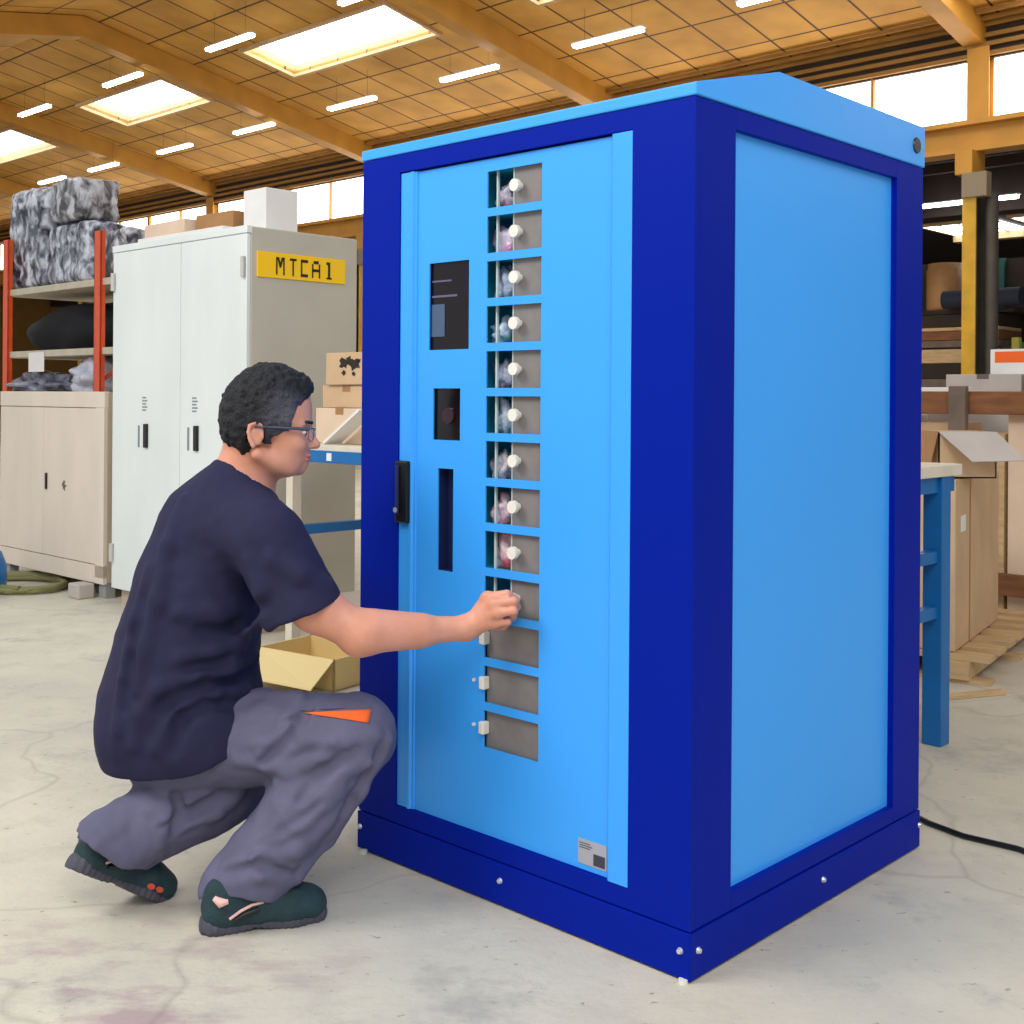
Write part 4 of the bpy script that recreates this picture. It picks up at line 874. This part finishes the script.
# folds
def crease(f, pts, r, off, k=.02, mode='u'):
    f.chain(pts, r if isinstance(r, list) else [r]*len(pts), k=k, mode=mode)
def on(f, px, py, Y0=2.5, Y1=3.2, out=0.0):       # first surface point along the line of sight
    for Y in np.arange(Y0, Y1, .004):
        p = A3(px, py, Y); i = np.round((p-f.lo)/f.h).astype(int)
        if (i >= 0).all() and (i < f.n).all() and f.d[tuple(i)] < 0: return A3(px, py, Y-out)
    return None
def fold(f, pix, r, out, k=.022, mode='u'):
    P = [on(f, x, y, out=out) for x, y in pix]; P = [p for p in P if p is not None]
    if len(P) > 1: n = len(P); f.chain(P, [r*(.45+.75*math.sin(math.pi*(i+.4)/(n-.2))) for i in range(n)], k=k, mode=mode)
for pix in ([(262, 618), (240, 640), (214, 652), (180, 660)], [(256, 655), (232, 668), (200, 676), (160, 690), (140, 715), (134, 745)], [(246, 690), (215, 690), (180, 702), (160, 722), (156, 750)],
            [(185, 500), (170, 545), (158, 600), (146, 650), (138, 690)], [(150, 570), (138, 620), (126, 680), (118, 730)], [(268, 625), (262, 590), (250, 560)], [(330, 585), (300, 575), (272, 560)], [(250, 600), (215, 612), (180, 612)]):
    fold(sf, pix, .011, -.002, .028)
for pix in ([(262, 640), (225, 660), (190, 668)], [(250, 672), (205, 686), (165, 705), (150, 735)], [(140, 600), (130, 660), (122, 710)], [(240, 705), (205, 706), (182, 722), (172, 752)], [(262, 605), (235, 625), (200, 632)]):
    fold(sf, pix, .008, .002, .024, 's')
sf.warp(lambda P: .0035*noise3(P*np.array((1, 1, .6)), 12, 16)+.0018*noise3(P, 13, 38))
shirt = sf.mesh('shirt', M['shirt'], body, OR, 2)

# --- trousers
tf = Field((-1.10, 2.56, .05), (-.20, 3.30, .60), .0042)
tf.rc(A3(198, 742, 2.865), knR, .118, .088, k=.05); tf.rc(hpL, knL, .115, .088, k=.04)
tf.ell(A3(178, 735, 2.97), (.13, .16, .120), None, k=.06); tf.rc(A3(195, 690, 2.95), A3(180, 730, 2.95), .135, .15, k=.05, lat=RGT, sq=.8)
kb = knR+np.array((0, 0, -.01)); sd = unit(akR-kb)
tf.chain([kb, kb+(akR-kb)*.5, akR+sd*.04], [.086, .084, .094], k=.03)
kl = knL; sl_ = unit(akL-kl); tf.chain([kl, kl+(akL-kl)*.5, akL+sl_*.05], [.088, .094, .086], k=.035)
# hems
hR = A3(257, 891, 2.745); hnR = unit(A3(254, 893, 2.745)-A3(262, 860, 2.755)); 
def hem(f, c, n, R):
    def fn(P): return np.maximum(-((P-c) @ n), np.linalg.norm(P-(c+n*R*.4), axis=-1)-R).astype(np.float32)
    f.comb(c-R*1.5, c+R*1.5, fn, .003, 's', pad=0)
hem(tf, hR, hnR, .13); tf.rc(hR-hnR*.01, hR+hnR*.08, .058, .066, k=.004, mode='s')
hL = A3(121, 850, 2.79); hnL = unit((-.62, -.1, -.78)); 
hem(tf, hL, hnL, .13); tf.rc(hL-hnL*.02, hL+hnL*.08, .066, .072, k=.004, mode='s')
for pix in ([(300, 700), (285, 725), (262, 752)], [(320, 712), (300, 745), (270, 770)], [(345, 745), (310, 762), (280, 782)], [(372, 760), (340, 775), (305, 812)], [(388, 740), (360, 790), (330, 840), (300, 872)],
            [(340, 790), (305, 822), (262, 842)], [(330, 822), (295, 850), (250, 862)], [(225, 866), (255, 858), (290, 866)], [(230, 882), (262, 874), (296, 880)], [(385, 765), (365, 815), (335, 852)],
            [(225, 700), (262, 695), (300, 698)], [(240, 760), (285, 768), (330, 760)], [(205, 792), (180, 806), (150, 812)], [(240, 792), (215, 812), (180, 828)], [(150, 800), (165, 822), (160, 845)], [(255, 742), (290, 738), (335, 742), (375, 735)]):
    fold(tf, pix, .011, -.003, .022)
for pix in ([(310, 705), (290, 738), (262, 762)], [(355, 752), (322, 772), (300, 800)], [(380, 752), (350, 800), (318, 850)], [(320, 805), (280, 832), (245, 852)], [(228, 874), (260, 866), (295, 872)], [(245, 725), (280, 722), (300, 718)], [(230, 790), (195, 812), (160, 828)], [(175, 795), (180, 812), (176, 830)]):
    fold(tf, pix, .007, .002, .018, 's')
tf.warp(lambda P: .004*noise3(P, 22, 20)+.0022*noise3(P, 23, 48))
tr = tf.mesh('trousers', M['trousers'], body, OR, 2)
# orange pocket edge and flap seams, laid on the cloth
bvh = BVHTree.FromPolygons([v.co+Vector(OR) for v in tr.data.vertices], [p.vertices for p in tr.data.polygons])
def lay(px, py, off=.002):
    d = (at(px, py, 1)-Vector((0, 0, CAM_H))).normalized(); h = bvh.ray_cast(Vector((0, 0, CAM_H)), d); return None if h[0] is None else h[0]+h[1]*off-Vector(OR)
def patch(name, m, tri, n=16, parent=tr, t=.0015):
    A, B, Cc = [np.array(p, float) for p in tri]; vs = []; row = []
    for i in range(n+1):
        r = []
        for j in range(7):
            p = A+(B-A)*i/n; q = A+(Cc-A)*i/n; x = p+(q-p)*j/6; h = lay(*x, off=.003)
            r.append(len(vs)); vs.append(h if h is not None else (vs[-1] if vs else Vector((0, 0, 0))))
        row.append(r)
    fs = [(row[i][j], row[i+1][j], row[i+1][j+1], row[i][j+1]) for i in range(n) for j in range(6)]
    q = MB(); q.add(vs, fs, True); o = q.build(name, m, parent); sm_ = o.modifiers.new('s', 'SOLIDIFY'); sm_.thickness = t; sm_.offset = 1; return o
patch('pocket_edging', M['stripe_orange'], [(303, 713), (371, 710), (368, 723)])['label'] = 'orange wedge along the pocket'
for pix in ([(300, 710), (320, 709), (345, 708), (370, 706)], [(372, 704), (371, 712), (369, 724)]):
    P = [lay(x, y, .001) for x, y in pix]; P = [p for p in P if p is not None]
    if len(P) > 1: MB().tube(P, .0016, 6).build('seam', M['trousers'], tr)

# --- shoes
def shoe(heel, toe, up, L_, name, label, side):
    heel = np.array(heel, float); f = unit(np.array(toe)-heel); u = unit(np.array(up)-np.dot(up, f)*f); l = np.cross(u, f); R = np.stack([f, l, u], 1)
    Pt = lambda x, y, z: heel+R @ np.array((x, y, z), float)
    lo = np.min([Pt(x, y, z) for x in (-.06, .33) for y in (-.08, .08) for z in (-.04, .18)], 0); hi = np.max([Pt(x, y, z) for x in (-.06, .33) for y in (-.08, .08) for z in (-.04, .18)], 0)
    s_ = L_/.285
    g_ = Field(lo, hi, .003); X = lambda *a: Pt(a[0]*s_, a[1]*s_, a[2]*s_)
    g_.rc(X(.035, 0, .050), X(.05, 0, .078), .036, .036, k=.02); g_.rc(X(.05, 0, .085), X(.13, 0, .072), .042, .038, k=.03)
    g_.rc(X(.12, 0, .06), X(.205, .004, .040), .042, .040, k=.03); g_.rc(X(.20, .0, .042), X(.245, .0, .038), .042, .032, k=.02, lat=l, sq=.85)
    g_.rc(X(.04, 0, .035), X(.24, 0, .034), .034, .034, k=.02, lat=l, sq=.8)
    g_.rc(X(.055, 0, .135), X(.065, 0, .19), .030, .045, k=.008, mode='s')
    g_.comb(lo, hi, lambda P: ((P-X(0, 0, .022)) @ u).astype(np.float32), .004, 's', 0) if False else None
    sl, P = g_.reg(g_.lo, g_.lo+g_.n*g_.h); g_.d = np.maximum(g_.d, -((P-X(0, 0, .016)) @ u).astype(np.float32))
    g_.warp(lambda P: .0012*noise3(P, 31, 60))
    sh = g_.mesh(name, M['shoe'], body, OR, 1); sh['label'] = label
    k_ = Field(lo, hi, .003)
    for a, b_, ra, rb in ((.032, .10, .040, .034), (.10, .20, .034, .046), (.20, .245, .046, .038)): k_.rc(X(a, 0, .012), X(b_, 0, .012), ra, rb, k=.01)
    sl, P = k_.reg(k_.lo, k_.lo+k_.n*k_.h); z = (P-X(0, 0, 0)) @ u; xx_ = (P-X(0, 0, 0)) @ f/s_
    topz = .026+.014*np.clip((.05-xx_)/.05, 0, 1)+.016*np.clip((xx_-.22)/.05, 0, 1)
    arch = .007*np.exp(-((xx_-.115)/.022)**2)
    k_.d = np.maximum(np.maximum(k_.d, (z-topz).astype(np.float32)), (arch-z).astype(np.float32)); k_.warp(lambda P: .0012*np.sin(((P-heel) @ f)*420))
    so = k_.mesh('sole', M['sole'], sh, OR, 1)
    b2_ = BVHTree.FromPolygons([v.co+Vector(OR) for v in sh.data.vertices], [p.vertices for p in sh.data.polygons])
    def surf(x, z, sd=side):
        o_ = Vector(X(x, .2*sd, z)); h = b2_.ray_cast(o_, Vector(-l*sd)); return None if h[0] is None else h[0]+h[1]*.001-Vector(OR)
    P = [surf(x, z) for x, z in ((.055, .040), (.08, .055), (.105, .066), (.13, .070))]; P = [p for p in P if p]
    if len(P) > 1: MB().tube(P, [.0035]*len(P), 8).build('side_stripe', M['pink'], sh)
    P = [surf(x, z) for x, z in ((.065, .034), (.09, .046), (.12, .056))]; P = [p for p in P if p]
    if len(P) > 1: MB().tube(P, [.006]*len(P), 8).build('dark_stripe', M['black'], sh)
    for i in range(4):
        q = MB(); xx2 = .125+.022*i; Pn = []
        for y in (-.026, -.012, 0, .012, .026):
            o_ = Vector(X(xx2+(.006 if i % 2 else -.006)*(y/.026), y, .2)); h = b2_.ray_cast(o_, Vector(-u))
            if h[0] is not None: Pn.append(h[0]+h[1]*.002-Vector(OR))
        if len(Pn) > 1: q.tube(Pn, .003, 6).build('lace', M['black'] if i % 2 else M['cardboard_dark'], sh)
    return sh, surf, so
hR0 = np.array((-.676, 2.675, 0)); tR0 = np.array((-.440, 2.755, 0))
shr, sfr, _ = shoe(hR0, tR0, (0, 0, 1), .278, 'shoe', 'flat on the floor', -1)
tp_ = [sfr(x, z) for x, z in ((.022, .088), (.036, .078), (.052, .080))]; tp_ = [q for q in tp_ if q]
if len(tp_) > 1: MB().tube(tp_, [.006, .011, .005][:len(tp_)], 10).build('heel_tab', M['pink'], shr, label='pale pink heel tab')
small('sock', M['pink'], [lambda f: f.rc(hR0+np.array((.045, .02, .07)), hR0+np.array((.055, .03, .105)), .034, .036, k=.01)], hR0+np.array((-.06, -.06, .0)), hR0+np.array((.16, .14, .26)), .003)
hL0 = np.array((-.990, 2.725, .118)); tL0 = np.array((-.822, 2.865, -.018))
shl, sfl, sol = shoe(hL0, tL0, (-.0, .12, 1), .275, 'shoe', 'heel lifted off the floor', -1)
for x in (.19, .215):
    p = sfl(x, .03)
    if p: MB().tube([p-Vector((0, .002, 0)), p+Vector((0, -.004, -.001))], .009, 12).build('sole_stud', M['coral'], sol)
